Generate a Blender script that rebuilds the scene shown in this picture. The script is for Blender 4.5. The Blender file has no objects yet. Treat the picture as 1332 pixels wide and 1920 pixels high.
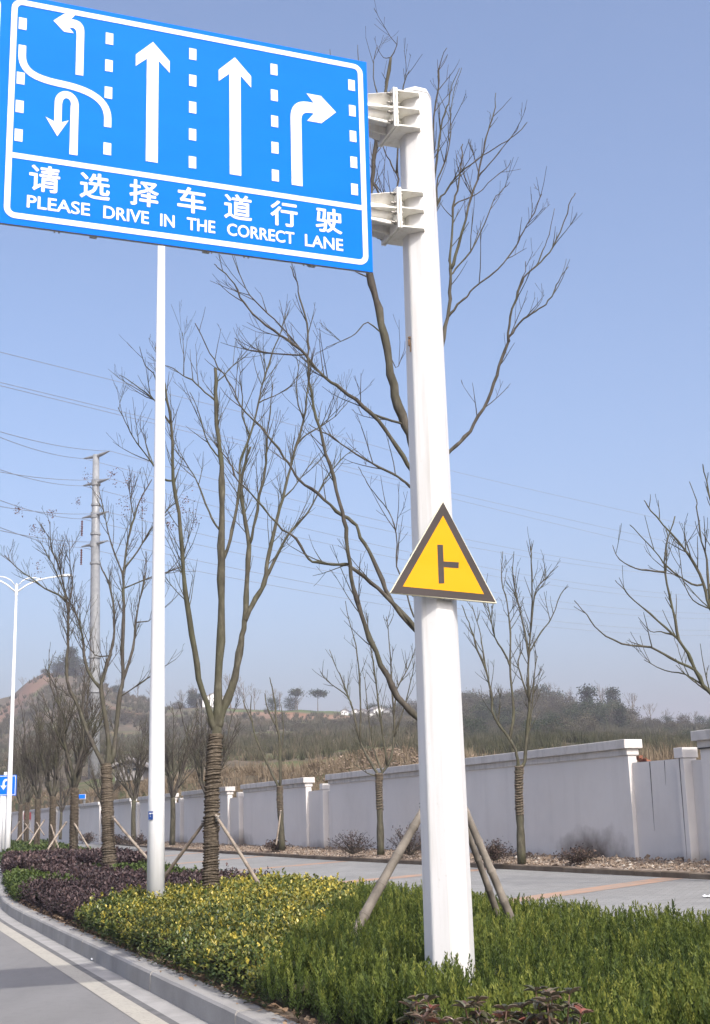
import bpy, math, random
import numpy as np
from math import radians as R_, pi
from mathutils import Matrix, Vector

S = bpy.context.scene
COL = S.collection
rng = np.random.default_rng(7)

# ---------------------------------------------------------------- camera
FPX, CX, CY = 2425.0, 666.0, 960.0            # focal length and centre in photograph pixels (1332 x 1920)
PITCH, ROLL = R_(13.2935), R_(1.5409)
EYE = np.array([0.0, 0.0, 1.55])
cF = np.array([0, math.cos(PITCH), math.sin(PITCH)])
_u = np.array([0, -math.sin(PITCH), math.cos(PITCH)])
_r = np.array([1.0, 0, 0])
cU = math.cos(ROLL) * _u + math.sin(ROLL) * _r
cR = math.cos(ROLL) * _r - math.sin(ROLL) * _u
cam = bpy.data.cameras.new('camera')
cam.sensor_fit = 'VERTICAL'; cam.sensor_height = 36.0; cam.sensor_width = 36.0
cam.lens = FPX / 1920 * 36.0
cam.clip_start = 0.05; cam.clip_end = 6000
camo = bpy.data.objects.new('camera', cam); COL.objects.link(camo)
m = Matrix.Identity(4)
for i in range(3):
    m[i][0] = cR[i]; m[i][1] = cU[i]; m[i][2] = -cF[i]; m[i][3] = EYE[i]
camo.matrix_world = m
S.camera = camo

# ---------------------------------------------------------------- light
SUN_EL = R_(44.3)
SUN_H = np.array([0.46, -0.888])               # horizontal direction towards the sun
SUN_V = np.array([SUN_H[0] * math.cos(SUN_EL), SUN_H[1] * math.cos(SUN_EL), math.sin(SUN_EL)])
W = bpy.data.worlds.new('World'); S.world = W; W.use_nodes = True
nt = W.node_tree; nt.nodes.clear()
sky = nt.nodes.new('ShaderNodeTexSky'); sky.sky_type = 'NISHITA'; sky.sun_disc = False
sky.sun_elevation = SUN_EL
sky.sun_rotation = math.atan2(SUN_H[0], SUN_H[1])
sky.altitude = 0; sky.air_density = 0.95; sky.dust_density = 6.3; sky.ozone_density = 2.0
bg = nt.nodes.new('ShaderNodeBackground'); bg.inputs[1].default_value = 0.15
wo = nt.nodes.new('ShaderNodeOutputWorld')
tint = nt.nodes.new('ShaderNodeMix'); tint.data_type = 'RGBA'; tint.blend_type = 'MULTIPLY'; tint.inputs[0].default_value = 1.0
tint.inputs[7].default_value = (0.95, 0.972, 1.03, 1)             # white balance of the camera
nt.links.new(sky.outputs[0], tint.inputs[6]); nt.links.new(tint.outputs[2], bg.inputs[0]); nt.links.new(bg.outputs[0], wo.inputs[0])
sl = bpy.data.lights.new('sun', 'SUN'); sl.energy = 2.2; sl.angle = R_(0.55); sl.color = (1.0, 0.955, 0.89)
so = bpy.data.objects.new('sun', sl); COL.objects.link(so)
so.rotation_euler = Vector(-SUN_V).to_track_quat('-Z', 'Y').to_euler(); so.location = (20, -30, 40)
S.view_settings.view_transform = 'Standard'; S.view_settings.look = 'None'
S.view_settings.exposure = 0.86; S.view_settings.gamma = 1.0

# ---------------------------------------------------------------- helpers: measuring
def ray(x, y): return cF + cR * (x - CX) / FPX + cU * (CY - y) / FPX
def on_plane(x, y, P, n):
    d = ray(x, y); return EYE + d * (np.dot(np.asarray(P) - EYE, n) / np.dot(d, n))
def at_Y(x, y, Y): return on_plane(x, y, (0, Y, 0), np.array([0, 1.0, 0]))
def on_z(x, y, z): return on_plane(x, y, (0, 0, z), np.array([0, 0, 1.0]))
US = np.array([-0.36, 0.933]); SS = np.array([0.933, 0.36])    # along the road / across it (to the right)
def su(s, u, z=0.0): return np.array([SS[0] * s + US[0] * u, SS[1] * s + US[1] * u, z])
def to_su(p): return float(p[0] * SS[0] + p[1] * SS[1]), float(p[0] * US[0] + p[1] * US[1])

def _h(ix, iy, seed):
    v = np.sin(ix * 127.1 + iy * 311.7 + seed * 74.7) * 43758.5453
    return v - np.floor(v)
def vnoise(x, y, seed=0):
    x = np.asarray(x, float); y = np.asarray(y, float)
    ix, iy = np.floor(x), np.floor(y); fx, fy = x - ix, y - iy
    fx = fx * fx * (3 - 2 * fx); fy = fy * fy * (3 - 2 * fy)
    a, b = _h(ix, iy, seed), _h(ix + 1, iy, seed); c, d = _h(ix, iy + 1, seed), _h(ix + 1, iy + 1, seed)
    return (a * (1 - fx) + b * fx) * (1 - fy) + (c * (1 - fx) + d * fx) * fy
def fbm(x, y, seed=0, o=3):
    s = 0; a = 0.5
    for k in range(o): s = s + a * vnoise(np.asarray(x) * 2 ** k, np.asarray(y) * 2 ** k, seed + k * 11); a *= 0.5
    return s

# ---------------------------------------------------------------- helpers: meshes and objects
def norm(v): v = np.asarray(v, float); return v / max(np.linalg.norm(v), 1e-9)
class MB:
    def __init__(s): s.v = []; s.f = []; s.n = 0; s.mi = []
    def add(s, V, F, mi=0):
        s.v.append(np.asarray(V, float).reshape(-1, 3))
        for q in F: s.f.append([int(i) + s.n for i in q]); s.mi.append(mi)
        s.n += len(s.v[-1]); return s
    def box(s, c, size, ax=None, mi=0):
        A = np.eye(3) if ax is None else np.array([norm(a) for a in ax])
        h = np.asarray(size, float) / 2
        V = [np.asarray(c) + A[0] * h[0] * i + A[1] * h[1] * j + A[2] * h[2] * k for i in (-1, 1) for j in (-1, 1) for k in (-1, 1)]
        return s.add(V, [(0, 1, 3, 2), (4, 6, 7, 5), (0, 4, 5, 1), (2, 3, 7, 6), (0, 2, 6, 4), (1, 5, 7, 3)], mi)
    def tube(s, P, r, n=6, cap=True, mi=0):
        P = np.asarray(P, float); k = len(P); r = np.broadcast_to(np.asarray(r, float), (k,))
        T = np.gradient(P, axis=0); T /= np.maximum(np.linalg.norm(T, axis=1, keepdims=True), 1e-9)
        a = np.array([0.31, 0.95, 0.1]) if abs(T[0][1]) < 0.8 else np.array([0.9, 0.1, 0.3])
        ang = np.arange(n) * 2 * pi / n; V = np.zeros((k, n, 3))
        for i in range(k):
            e = a - T[i] * a.dot(T[i]); e /= max(np.linalg.norm(e), 1e-9); b = np.cross(T[i], e); a = e
            V[i] = P[i] + r[i] * (np.cos(ang)[:, None] * e + np.sin(ang)[:, None] * b)
        F = [(i * n + j, i * n + (j + 1) % n, (i + 1) * n + (j + 1) % n, (i + 1) * n + j) for i in range(k - 1) for j in range(n)]
        if cap: F += [tuple(range(n - 1, -1, -1)), tuple((k - 1) * n + j for j in range(n))]
        return s.add(V, F, mi)
    def prism(s, poly, O, A, B, N, d0, d1, mi=0):
        """polygon (a,b) in the plane O + a*A + b*B, extruded along N from d0 to d1 (d1 = front)"""
        poly = np.asarray(poly, float); k = len(poly)
        base = np.asarray(O) + poly[:, :1] * A + poly[:, 1:] * B
        V = np.vstack([base + np.asarray(N) * d0, base + np.asarray(N) * d1])
        F = [tuple(range(k - 1, -1, -1)), tuple(range(k, 2 * k))] + [(i, (i + 1) % k, k + (i + 1) % k, k + i) for i in range(k)]
        return s.add(V, F, mi)
    def ring(s, outer, inner, O, A, B, N, d0, d1):
        k = len(outer); o = np.asarray(outer, float); q = np.asarray(inner, float)
        f = lambda p, d: np.asarray(O) + p[:, :1] * A + p[:, 1:] * B + np.asarray(N) * d
        V = np.vstack([f(o, d1), f(q, d1), f(o, d0), f(q, d0)]); F = []
        for i in range(k):
            j = (i + 1) % k
            F += [(i, j, k + j, k + i), (2 * k + i, 2 * k + j, j, i), (k + i, k + j, 3 * k + j, 3 * k + i)]
        return s.add(V, F)
def big_mesh(name, V, nper, attr=None, mi=None, extra=None):
    """fast mesh: V is (faces*nper, 3), every face has its own nper vertices; attr is one value per face"""
    V = np.asarray(V, np.float32).reshape(-1, 3); nf = len(V) // nper
    me = bpy.data.meshes.new(name)
    me.vertices.add(len(V)); me.vertices.foreach_set('co', V.ravel())
    me.loops.add(len(V)); me.loops.foreach_set('vertex_index', np.arange(len(V), dtype=np.int32))
    me.polygons.add(nf); me.polygons.foreach_set('loop_start', np.arange(0, len(V), nper, dtype=np.int32))
    if attr is not None:
        a = me.attributes.new('rnd', 'FLOAT', 'FACE'); a.data.foreach_set('value', np.asarray(attr, np.float32))
    me.update(); me.validate()
    return me
def mk(name, mb, mat, parent=None, smooth=False, bevel=0.0, loc=None):
    off = np.zeros(3)
    if parent is not None: off = np.array(world_loc(parent))
    elif loc is not None: off = np.asarray(loc, float)
    if isinstance(mb, MB):
        V = np.vstack(mb.v) - off
        me = bpy.data.meshes.new(name); me.from_pydata(V.tolist(), [], mb.f)
        if any(mb.mi): me.polygons.foreach_set('material_index', mb.mi)
        me.update()
    else:
        me = mb
        if off.any(): me.transform(Matrix.Translation(-Vector(off)))
    for mt in (mat if isinstance(mat, (list, tuple)) else [mat]): me.materials.append(mt)
    if smooth: me.polygons.foreach_set('use_smooth', [True] * len(me.polygons))
    o = bpy.data.objects.new(name, me); COL.objects.link(o)
    if parent is not None: o.parent = parent
    elif loc is not None: o.location = tuple(off)
    if bevel:
        b = o.modifiers.new('bevel', 'BEVEL'); b.width = bevel; b.segments = 2; b.limit_method = 'ANGLE'; b.angle_limit = R_(35)
    return o
def world_loc(o):
    p = np.array(o.location[:]); q = o.parent
    while q is not None: p = p + np.array(q.location[:]); q = q.parent
    return p
def tag(o, label=None, cat=None, group=None, kind=None):
    if label: o['label'] = label
    if cat: o['category'] = cat
    if group: o['group'] = group
    if kind: o['kind'] = kind
    return o
def thing(name, loc, label, cat, group=None):
    o = bpy.data.objects.new(name, None); o.empty_display_size = 0.2; COL.objects.link(o); o.location = tuple(loc)
    return tag(o, label, cat, group)
def dup(root, loc, rz=0.0, sc=1.0, label=None, group=None):
    r = root.copy(); COL.objects.link(r); r.location = tuple(loc); r.rotation_euler = (0, 0, rz)
    r.scale = (sc, sc, sc) if np.isscalar(sc) else sc
    if label: r['label'] = label
    if group: r['group'] = group
    for ch in list(root.children):
        c = ch.copy(); COL.objects.link(c); c.parent = r
        for g in ch.children:
            d = g.copy(); COL.objects.link(d); d.parent = c
    return r
def struct(o): o['kind'] = 'structure'; return o
def stuff(o, label, cat): o['kind'] = 'stuff'; o['label'] = label; o['category'] = cat; return o

# ---------------------------------------------------------------- helpers: materials
class Mt:
    def __init__(s, name, col=(0.5, 0.5, 0.5), rough=0.7, spec=0.3, metal=0.0):
        s.m = bpy.data.materials.new(name); s.m.use_nodes = True; s.t = s.m.node_tree
        s.b = s.t.nodes['Principled BSDF']; s.b.inputs['Base Color'].default_value = (*col, 1)
        s.b.inputs['Roughness'].default_value = rough; s.b.inputs['Specular IOR Level'].default_value = spec
        s.b.inputs['Metallic'].default_value = metal
        s.co = None
    def node(s, ty, **k):
        n = s.t.nodes.new(ty)
        for a, v in k.items(): setattr(n, a, v)
        return n
    def link(s, a, b): s.t.links.new(a, b)
    def pos(s, scale=(1, 1, 1), rot=(0, 0, 0)):
        if s.co is None: s.co = s.node('ShaderNodeTexCoord').outputs['Object']
        mp = s.node('ShaderNodeMapping'); mp.inputs['Scale'].default_value = scale; mp.inputs['Rotation'].default_value = rot
        s.link(s.co, mp.inputs[0]); return mp.outputs[0]
    def noise(s, sc, detail=4, rough=0.55, vec=None, dist=0.0):
        n = s.node('ShaderNodeTexNoise'); n.inputs['Scale'].default_value = sc; n.inputs['Detail'].default_value = detail
        n.inputs['Roughness'].default_value = rough; n.inputs['Distortion'].default_value = dist
        s.link(vec if vec is not None else s.pos(), n.inputs['Vector']); return n.outputs['Fac']
    def ramp(s, fac, stops):
        r = s.node('ShaderNodeValToRGB'); e = r.color_ramp.elements
        while len(e) > 1: e.remove(e[-1])
        for i, (p, c) in enumerate(stops):
            x = e[0] if i == 0 else e.new(p)
            x.position = p; x.color = (*c, 1) if not np.isscalar(c) else (c, c, c, 1)
        s.link(fac, r.inputs[0]); return r.outputs[0]
    def mix(s, fac, a, b, mode='MIX'):
        n = s.node('ShaderNodeMix', data_type='RGBA', blend_type=mode)
        for k, x in ((0, fac), (6, a), (7, b)):
            if hasattr(x, 'type') and hasattr(x, 'is_linked'): s.link(x, n.inputs[k])
            else: n.inputs[k].default_value = x if np.isscalar(x) else (*x, 1)
        return n.outputs[2]
    def math(s, op, a, b=0.0, c=None):
        n = s.node('ShaderNodeMath', operation=op)
        for k, x in enumerate((a, b) if c is None else (a, b, c)):
            if hasattr(x, 'is_linked'): s.link(x, n.inputs[k])
            else: n.inputs[k].default_value = x
        return n.outputs[0]
    def color(s, sock): s.link(sock, s.b.inputs['Base Color']); return s
    def rough(s, sock): s.link(sock, s.b.inputs['Roughness']); return s
    def bump(s, h, st=0.3, d=0.02):
        b = s.node('ShaderNodeBump'); b.inputs['Strength'].default_value = st; b.inputs['Distance'].default_value = d
        s.link(h, b.inputs['Height']); s.link(b.outputs[0], s.b.inputs['Normal']); return s
def noisy(name, c0, c1, sc=4, rough=0.75, spec=0.25, bump=0.0, bd=0.01, c2=None, vec=(1, 1, 1)):
    M = Mt(name, c0, rough, spec); n = M.noise(sc, 6, 0.6, M.pos(vec))
    st = [(0.3, c0), (0.7, c1)] if c2 is None else [(0.3, c0), (0.52, c1), (0.72, c2)]
    M.color(M.ramp(n, st))
    if bump: M.bump(M.noise(sc * 4, 6, 0.65, M.pos(vec)), bump, bd)
    return M.m
def leafy(name, stops, rough=0.5, trans=0.25, spec=0.3):
    M = Mt(name, stops[0][1], rough, spec)
    a = M.node('ShaderNodeAttribute', attribute_name='rnd').outputs['Fac']
    c = M.ramp(a, stops); M.color(c)
    if trans:
        tr = M.node('ShaderNodeBsdfTranslucent'); mx = M.node('ShaderNodeMixShader'); mx.inputs[0].default_value = trans
        out = M.t.nodes['Material Output']; M.link(c, tr.inputs[0]); M.link(M.b.outputs[0], mx.inputs[1]); M.link(tr.outputs[0], mx.inputs[2])
        M.link(mx.outputs[0], out.inputs[0])
    return M.m

# painted white steel with faint grime and rain streaks
def paint(name, c, dirt, rough=0.42, sc=1.0):
    M = Mt(name, c, rough, 0.45)
    st = M.noise(3.0 * sc, 5, 0.6, M.pos((6, 6, 0.35)))
    sp = M.noise(38 * sc, 3, 0.6)
    d = M.mix(M.ramp(st, [(0.48, 0.0), (0.72, 0.65)]), c, dirt)
    d = M.mix(M.ramp(sp, [(0.66, 0.0), (0.74, 0.7)]), d, dirt)
    M.color(d); M.bump(M.noise(9 * sc, 3), 0.05, 0.01)
    return M.m
M_white = paint('white_paint', (0.58, 0.58, 0.575), (0.44, 0.43, 0.395))
M_cream = paint('cream_paint', (0.72, 0.71, 0.66), (0.52, 0.48, 0.40))
M_lamp = paint('lamp_pole_paint', (0.68, 0.69, 0.69), (0.58, 0.58, 0.57))
M_bolt = Mt('galvanised_bolt', (0.25, 0.24, 0.22), 0.45, 0.5, 0.7).m
M_galv = noisy('galvanised_steel', (0.17, 0.18, 0.19), (0.26, 0.27, 0.28), 2.0, 0.45, 0.5)
M_wire = Mt('wire_aluminium', (0.22, 0.23, 0.26), 0.6).m
M_insul = Mt('brown_porcelain', (0.10, 0.04, 0.04), 0.4).m
def sheeting(name, c, c2):
    M = Mt(name, c, 0.55, 0.05); n = M.noise(1.3, 4, 0.6, M.pos((1, 1, 3)))
    k = M.noise(60, 2, 0.5)
    M.color(M.mix(M.ramp(k, [(0.6, 0.0), (0.8, 0.3)]), M.ramp(n, [(0.35, c), (0.7, c2)]), c2)); return M.m
M_blue = sheeting('blue_sheeting', (0.001, 0.132, 0.64), (0.0015, 0.142, 0.68))
M_signw = sheeting('white_sheeting', (0.62, 0.63, 0.665), (0.57, 0.585, 0.62))
M_yel = sheeting('yellow_sheeting', (0.60, 0.292, 0.010), (0.63, 0.31, 0.016))
M_blk = sheeting('black_sheeting', (0.055, 0.048, 0.046), (0.07, 0.06, 0.058))
M_rim = Mt('cream_rim', (0.74, 0.70, 0.52), 0.5).m
M_aluback = Mt('sign_back_alu', (0.35, 0.36, 0.37), 0.5, 0.5, 0.5).m
def bark(name, a, b, c):
    M = Mt(name, a, 0.85, 0.15)
    n = M.noise(7, 6, 0.65, M.pos((2.2, 2.2, 0.8))); g = M.noise(1.2, 3)
    col = M.ramp(n, [(0.3, a), (0.55, b), (0.75, c)])
    col = M.mix(M.ramp(g, [(0.45, 0.0), (0.7, 0.55)]), col, (0.075, 0.082, 0.042))
    M.color(col); M.bump(M.noise(26, 5, 0.6, M.pos((1, 1, 0.4))), 0.5, 0.01); return M.m
M_bark = bark('bark_olive', (0.040, 0.036, 0.028), (0.078, 0.072, 0.052), (0.13, 0.122, 0.095))
M_twig = bark('bark_grey', (0.040, 0.034, 0.029), (0.075, 0.066, 0.055), (0.13, 0.118, 0.10))
M_bark_far = noisy('bark_far', (0.10, 0.085, 0.065), (0.17, 0.145, 0.11), 3.0, 0.9, 0.1)
def straw():
    M = Mt('straw_rope', (0.22, 0.18, 0.13), 0.95, 0.05)
    n = M.noise(14, 6, 0.7, M.pos((1, 1, 5))); M.color(M.ramp(n, [(0.30, (0.030, 0.024, 0.018)), (0.52, (0.115, 0.094, 0.070)), (0.75, (0.22, 0.185, 0.145))]))
    M.bump(M.noise(70, 4, 0.7, M.pos((1, 1, 3))), 0.8, 0.01); return M.m
M_straw = straw()
M_bamboo = noisy('dry_bamboo', (0.12, 0.095, 0.075), (0.23, 0.19, 0.15), 5, 0.6, 0.3, 0.15, 0.004, (0.31, 0.265, 0.21))
M_bamgrey = noisy('weathered_bamboo', (0.085, 0.075, 0.062), (0.165, 0.145, 0.12), 5, 0.7, 0.25, 0.15, 0.004, (0.25, 0.22, 0.185))

# ---------------------------------------------------------------- setting: cross-section functions along the road
Uk = [-30, 22.4, 24.6, 26.5, 28.4, 31.0, 34.3, 48.7, 140]; Sk = [2.73, 2.71, 2.73, 2.80, 2.93, 3.16, 3.48, 4.92, 13.8]
def s_kerb(u): return np.interp(u, Uk, Sk)
def s_bed(u): return np.interp(u, [-30, 30, 60, 140], [7.35, 7.35, 10.0, 17.0]) + 0 * np.asarray(u, float)
def s_path(u): return np.interp(u, [-30, 18.3, 35, 53, 140], [13.9, 13.3, 12.75, 12.75, 18.0])
S_WALL = 14.4
Z_SOIL, Z_P0, Z_P1, Z_V = 0.19, 0.24, 0.40, 0.62
us_fine = np.concatenate([np.arange(-30, 60, 0.5), np.arange(60, 142, 2.0)])

def ribbon(name, fs0, fs1, z0, z1, us, mat, n=1, bump=None):
    V = []; F = []
    for i, u in enumerate(us):
        for j in range(n + 1):
            t = j / n; s = fs0(u) * (1 - t) + fs1(u) * t; z = z0 * (1 - t) + z1 * t
            if bump: z += bump(s, u)
            V.append(su(float(s), float(u), float(z)))
    k = n + 1
    F = [(i * k + j, i * k + j + 1, (i + 1) * k + j + 1, (i + 1) * k + j) for i in range(len(us) - 1) for j in range(n)]
    return struct(mk(name, MB().add(V, F), mat, smooth=bool(bump)))
# ground sheet to the horizon
M_earth = noisy('dry_earth', (0.13, 0.10, 0.07), (0.24, 0.19, 0.14), 0.35, 0.95, 0.1, 0.4, 0.05, (0.20, 0.19, 0.10))
g = MB(); g.add([(-1400, -150, -0.25), (1400, -150, -0.25), (1400, 1700, -0.25), (-1400, 1700, -0.25)], [(0, 1, 2, 3)])
struct(mk('ground', g, M_earth))
def asphalt():
    M = Mt('asphalt', (0.1, 0.1, 0.1), 0.9, 0.2)
    a = M.noise(1.1, 5, 0.6, M.pos((1, 0.25, 1), (0, 0, R_(21)))); f = M.noise(160, 3, 0.7); md = M.noise(9, 4, 0.6)
    c = M.ramp(a, [(0.3, (0.185, 0.18, 0.175)), (0.7, (0.235, 0.23, 0.224))])
    c = M.mix(M.ramp(f, [(0.35, 0.45), (0.6, 0.0)]), c, (0.07, 0.07, 0.07)); c = M.mix(M.ramp(f, [(0.6, 0.0), (0.75, 0.5)]), c, (0.33, 0.32, 0.31))
    c = M.mix(M.ramp(md, [(0.5, 0.0), (0.75, 0.22)]), c, (0.10, 0.098, 0.095))
    M.color(c); M.bump(f, 0.5, 0.006); return M.m
M_asph = asphalt()
M_gut = noisy('gutter_concrete', (0.25, 0.245, 0.235), (0.36, 0.35, 0.335), 3, 0.9, 0.15, 0.3, 0.006)
M_seam = noisy('gutter_seam', (0.10, 0.10, 0.10), (0.17, 0.167, 0.165), 5, 0.9, 0.15)
def linep(name, c, u):
    M = Mt(name, c, 0.7, 0.2); n = M.noise(22, 5, 0.7); b = M.noise(2.5, 4)
    M.color(M.mix(M.ramp(n, [(0.5, 0.0), (0.68, 0.75)]), M.mix(M.ramp(b, [(0.4, 0.0), (0.7, 0.5)]), c, u), (0.22, 0.21, 0.19))); return M.m
M_cline = linep('cream_road_paint', (0.40, 0.375, 0.315), (0.32, 0.30, 0.26))
M_wline = linep('white_road_paint', (0.62, 0.62, 0.60), (0.45, 0.45, 0.44))
us_road = np.concatenate([np.arange(-30, 60, 1.0), np.arange(60, 142, 4.0)])
off = lambda d: (lambda u: s_kerb(u) + d)
ribbon('road', lambda u: -14.0, off(0.0), 0.0, 0.0, us_road, M_asph)
ribbon('gutter', off(-0.20), off(0.01), 0.004, 0.008, us_road, M_gut)
ribbon('gutter_seam', off(-0.275), off(-0.20), 0.004, 0.004, us_road, M_seam)
ribbon('road_edge_line', off(-0.475), off(-0.275), 0.004, 0.004, us_road, M_cline)
ribbon('lane_line', off(-1.70), off(-1.55), 0.004, 0.004, np.arange(4.5, 12.1, 0.5), M_wline)
ribbon('lane_line', off(-4.2), off(-4.05), 0.004, 0.004, np.arange(-20, 60, 1.0), M_wline)
# kerb: granite stones about a metre long with fine joints
M_kerb = Mt('granite_kerb', (0.3, 0.3, 0.3), 0.85, 0.2)
_a = M_kerb.noise(1.6, 5, 0.6); _f = M_kerb.noise(120, 3, 0.7)
_c = M_kerb.ramp(_a, [(0.3, (0.255, 0.245, 0.23)), (0.7, (0.345, 0.335, 0.32))])
_c = M_kerb.mix(M_kerb.ramp(_f, [(0.55, 0.0), (0.7, 0.5)]), _c, (0.13, 0.125, 0.12))
M_kerb.color(_c); M_kerb.bump(_f, 0.35, 0.004); M_kerb = M_kerb.m
kb = MB(); prof = [(0.0, -0.12), (0.010, 0.162), (0.026, 0.184), (0.046, 0.189), (0.225, 0.193), (0.235, 0.180), (0.235, -0.12)]
u = -12.0
while u < 110:
    L = 0.99; a0, a1 = u + 0.004, u + L - 0.004; dz = rng.normal(0, 0.0025); ds = rng.normal(0, 0.002)
    V = [su(float(s_kerb(q)) + p[0] + ds, q, p[1] + dz) for q in (a0, (a0 + a1) / 2, a1) for p in prof]; k = len(prof)
    F = [(i * k + j, i * k + j + 1, (i + 1) * k + j + 1, (i + 1) * k + j) for i in range(2) for j in range(k - 1)] + [tuple(range(k - 1, -1, -1)), tuple(range(2 * k, 3 * k))]
    kb.add(V, F); u += L
struct(mk('kerb', kb, M_kerb))
M_joint = Mt('kerb_mortar', (0.15, 0.145, 0.135), 0.95).m
jb = MB(); V = [su(float(s_kerb(q)) + d, q, z) for q in us_road for d, z in ((0.012, -0.1), (0.016, 0.154), (0.04, 0.180), (0.22, 0.185))]
jb.add(V, [(i * 4 + j, i * 4 + j + 1, (i + 1) * 4 + j + 1, (i + 1) * 4 + j) for i in range(len(us_road) - 1) for j in range(3)])
struct(mk('kerb_bedding', jb, M_joint))
# planting bed soil
M_soil = noisy('bed_soil', (0.055, 0.042, 0.032), (0.13, 0.10, 0.075), 6, 0.95, 0.1, 0.6, 0.02, (0.20, 0.16, 0.12))
ribbon('planting_bed', off(0.235), lambda u: s_bed(u) - 0.06, 0.158, Z_SOIL + 0.04, us_fine, M_soil, 8, lambda s, u: 0.02 * float(fbm(s * 3, u * 3, 3)))
ribbon('bed_edging', lambda u: s_bed(u) - 0.08, lambda u: s_bed(u) + 0.04, Z_P0 + 0.03, Z_P0 + 0.03, us_fine, M_gut)
# paved side path with orange bands
def pavers():
    M = Mt('grey_pavers', (0.3, 0.3, 0.3), 0.9, 0.15)
    v = M.pos((1, 1, 1), (0, 0, R_(21.1)))
    b = M.node('ShaderNodeTexBrick'); b.inputs['Scale'].default_value = 1.0; b.inputs['Brick Width'].default_value = 0.2; b.inputs['Row Height'].default_value = 0.1
    b.inputs['Mortar Size'].default_value = 0.004; b.inputs['Color1'].default_value = (0.205, 0.205, 0.20, 1); b.inputs['Color2'].default_value = (0.26, 0.26, 0.25, 1); b.inputs['Mortar'].default_value = (0.13, 0.128, 0.12, 1)
    M.link(v, b.inputs['Vector']); n = M.noise(0.55, 5, 0.6); f = M.noise(30, 4, 0.7)
    c = M.mix(M.ramp(n, [(0.4, 0.0), (0.7, 0.45)]), b.outputs['Color'], (0.165, 0.16, 0.152)); c = M.mix(M.ramp(f, [(0.55, 0.0), (0.75, 0.3)]), c, (0.32, 0.315, 0.30))
    M.color(c); return M.m
M_path = pavers()
ribbon('path', lambda u: s_bed(u) + 0.04, s_path, Z_P0, Z_P1, us_fine, M_path)
M_orange = Mt('orange_pavers', (0.5, 0.3, 0.2), 0.9, 0.15)
_n = M_orange.noise(2.2, 5, 0.7); _f = M_orange.noise(40, 3, 0.7)
M_orange.color(M_orange.mix(M_orange.ramp(_f, [(0.5, 0.0), (0.7, 0.5)]), M_orange.ramp(_n, [(0.35, (0.26, 0.22, 0.185)), (0.6, (0.36, 0.225, 0.155))]), (0.30, 0.27, 0.24))); M_orange = M_orange.m
ob = MB()
for u0, du in ((10.5, 2.6), (17.1, 2.5), (24.9, 1.2), (33.2, 1.2), (41.0, 1.2), (49.0, 1.2), (57.0, 1.2)):
    V = []
    for t in np.linspace(0, 1, 9):
        uu = u0 + du * t
        s = float(s_bed(uu)) + 0.06 + (float(s_path(uu)) - float(s_bed(uu)) - 0.1) * t
        z = Z_P0 + (Z_P1 - Z_P0) * (s - float(s_bed(uu)) - 0.04) / (float(s_path(uu)) - float(s_bed(uu)) - 0.04) + 0.004
        V += [su(s, uu - 0.32, z), su(s, uu + 0.32, z)]
    ob.add(V, [(2 * i, 2 * i + 2, 2 * i + 3, 2 * i + 1) for i in range(8)])
struct(mk('path_paving_bands', ob, M_orange))
M_kerb2 = noisy('stained_kerb', (0.10, 0.075, 0.055), (0.18, 0.145, 0.11), 2.2, 0.9, 0.15, 0.4, 0.01)
kb = MB(); u = 4.0
while u < 100:
    a0, a1 = u + 0.004, u + 0.79; dz = rng.normal(0, 0.004)
    V = [su(float(s_path(q)) + p, q, Z_P1 + z + dz) for q in (a0, a1) for p, z in ((0, -0.1), (0.01, 0.085), (0.03, 0.1), (0.12, 0.1), (0.13, -0.1))]
    kb.add(V, [(j, j + 1, 5 + j + 1, 5 + j) for j in range(4)] + [(4, 3, 2, 1, 0), (5, 6, 7, 8, 9)]); u += 0.8
struct(mk('path_kerb', kb, M_kerb2))
M_verge = noisy('verge_dirt', (0.15, 0.115, 0.085), (0.30, 0.24, 0.19), 5, 0.95, 0.1, 0.8, 0.03, (0.36, 0.31, 0.26))
ribbon('verge', lambda u: s_path(u) + 0.125, lambda u: np.maximum(S_WALL + 0.35, s_path(u) + 0.6), Z_P1 + 0.07, Z_V, us_fine, M_verge, 8, lambda s, u: 0.10 * float(fbm(s * 2, u * 1.5, 5)) - 0.03)

# ---------------------------------------------------------------- hillside terrain (behind the wall)
RX = [-500, -300, -60, 0, 30, 60, 110, 150, 200, 300, 400, 500, 600, 700, 780, 880, 950, 1040, 1100, 1180, 1260, 1400, 1700, 2100]
RY = [1330, 1325, 1322, 1305, 1278, 1262, 1262, 1268, 1300, 1326, 1324, 1330, 1336, 1342, 1340, 1334, 1322, 1326, 1342, 1356, 1362, 1366, 1372, 1380]
BX = [-500, 100, 300, 420, 520, 600, 680, 760, 830, 950, 1150, 1332, 2100]
BY = [1500, 1490, 1470, 1448, 1446, 1432, 1420, 1418, 1440, 1440, 1425, 1420, 1425]
def wallY(x): return float(np.clip(S_WALL / max(0.36 + 0.933 * (x - CX) / FPX, 0.05), 10, 150))
def ter_ctrl(x):
    wy = wallY(x); yr = np.interp(x, RX, RY); yb = np.interp(x, BX, BY)
    ridge = max(float(np.interp(x, [-500, 0, 250, 500, 1332, 2100], [620, 580, 540, 490, 430, 400])), wy + 60)
    rs = np.array([wy + 0.5, wy + 2.5, wy + 14, wy + 24, ridge * 0.62 + wy * 0.38, ridge, ridge * 1.25, ridge * 2.2])
    zb = at_Y(x, yb, rs[2])[2]
    zm = at_Y(x, yr * 0.45 + (yb - 16) * 0.55, rs[4])[2]; zr = at_Y(x, yr, rs[5])[2]
    zs = np.array([0.55, 0.9, zb, zb - 0.5, zm, zr, zr + 0.6, zr * 0.9])
    return rs, zs
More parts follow.
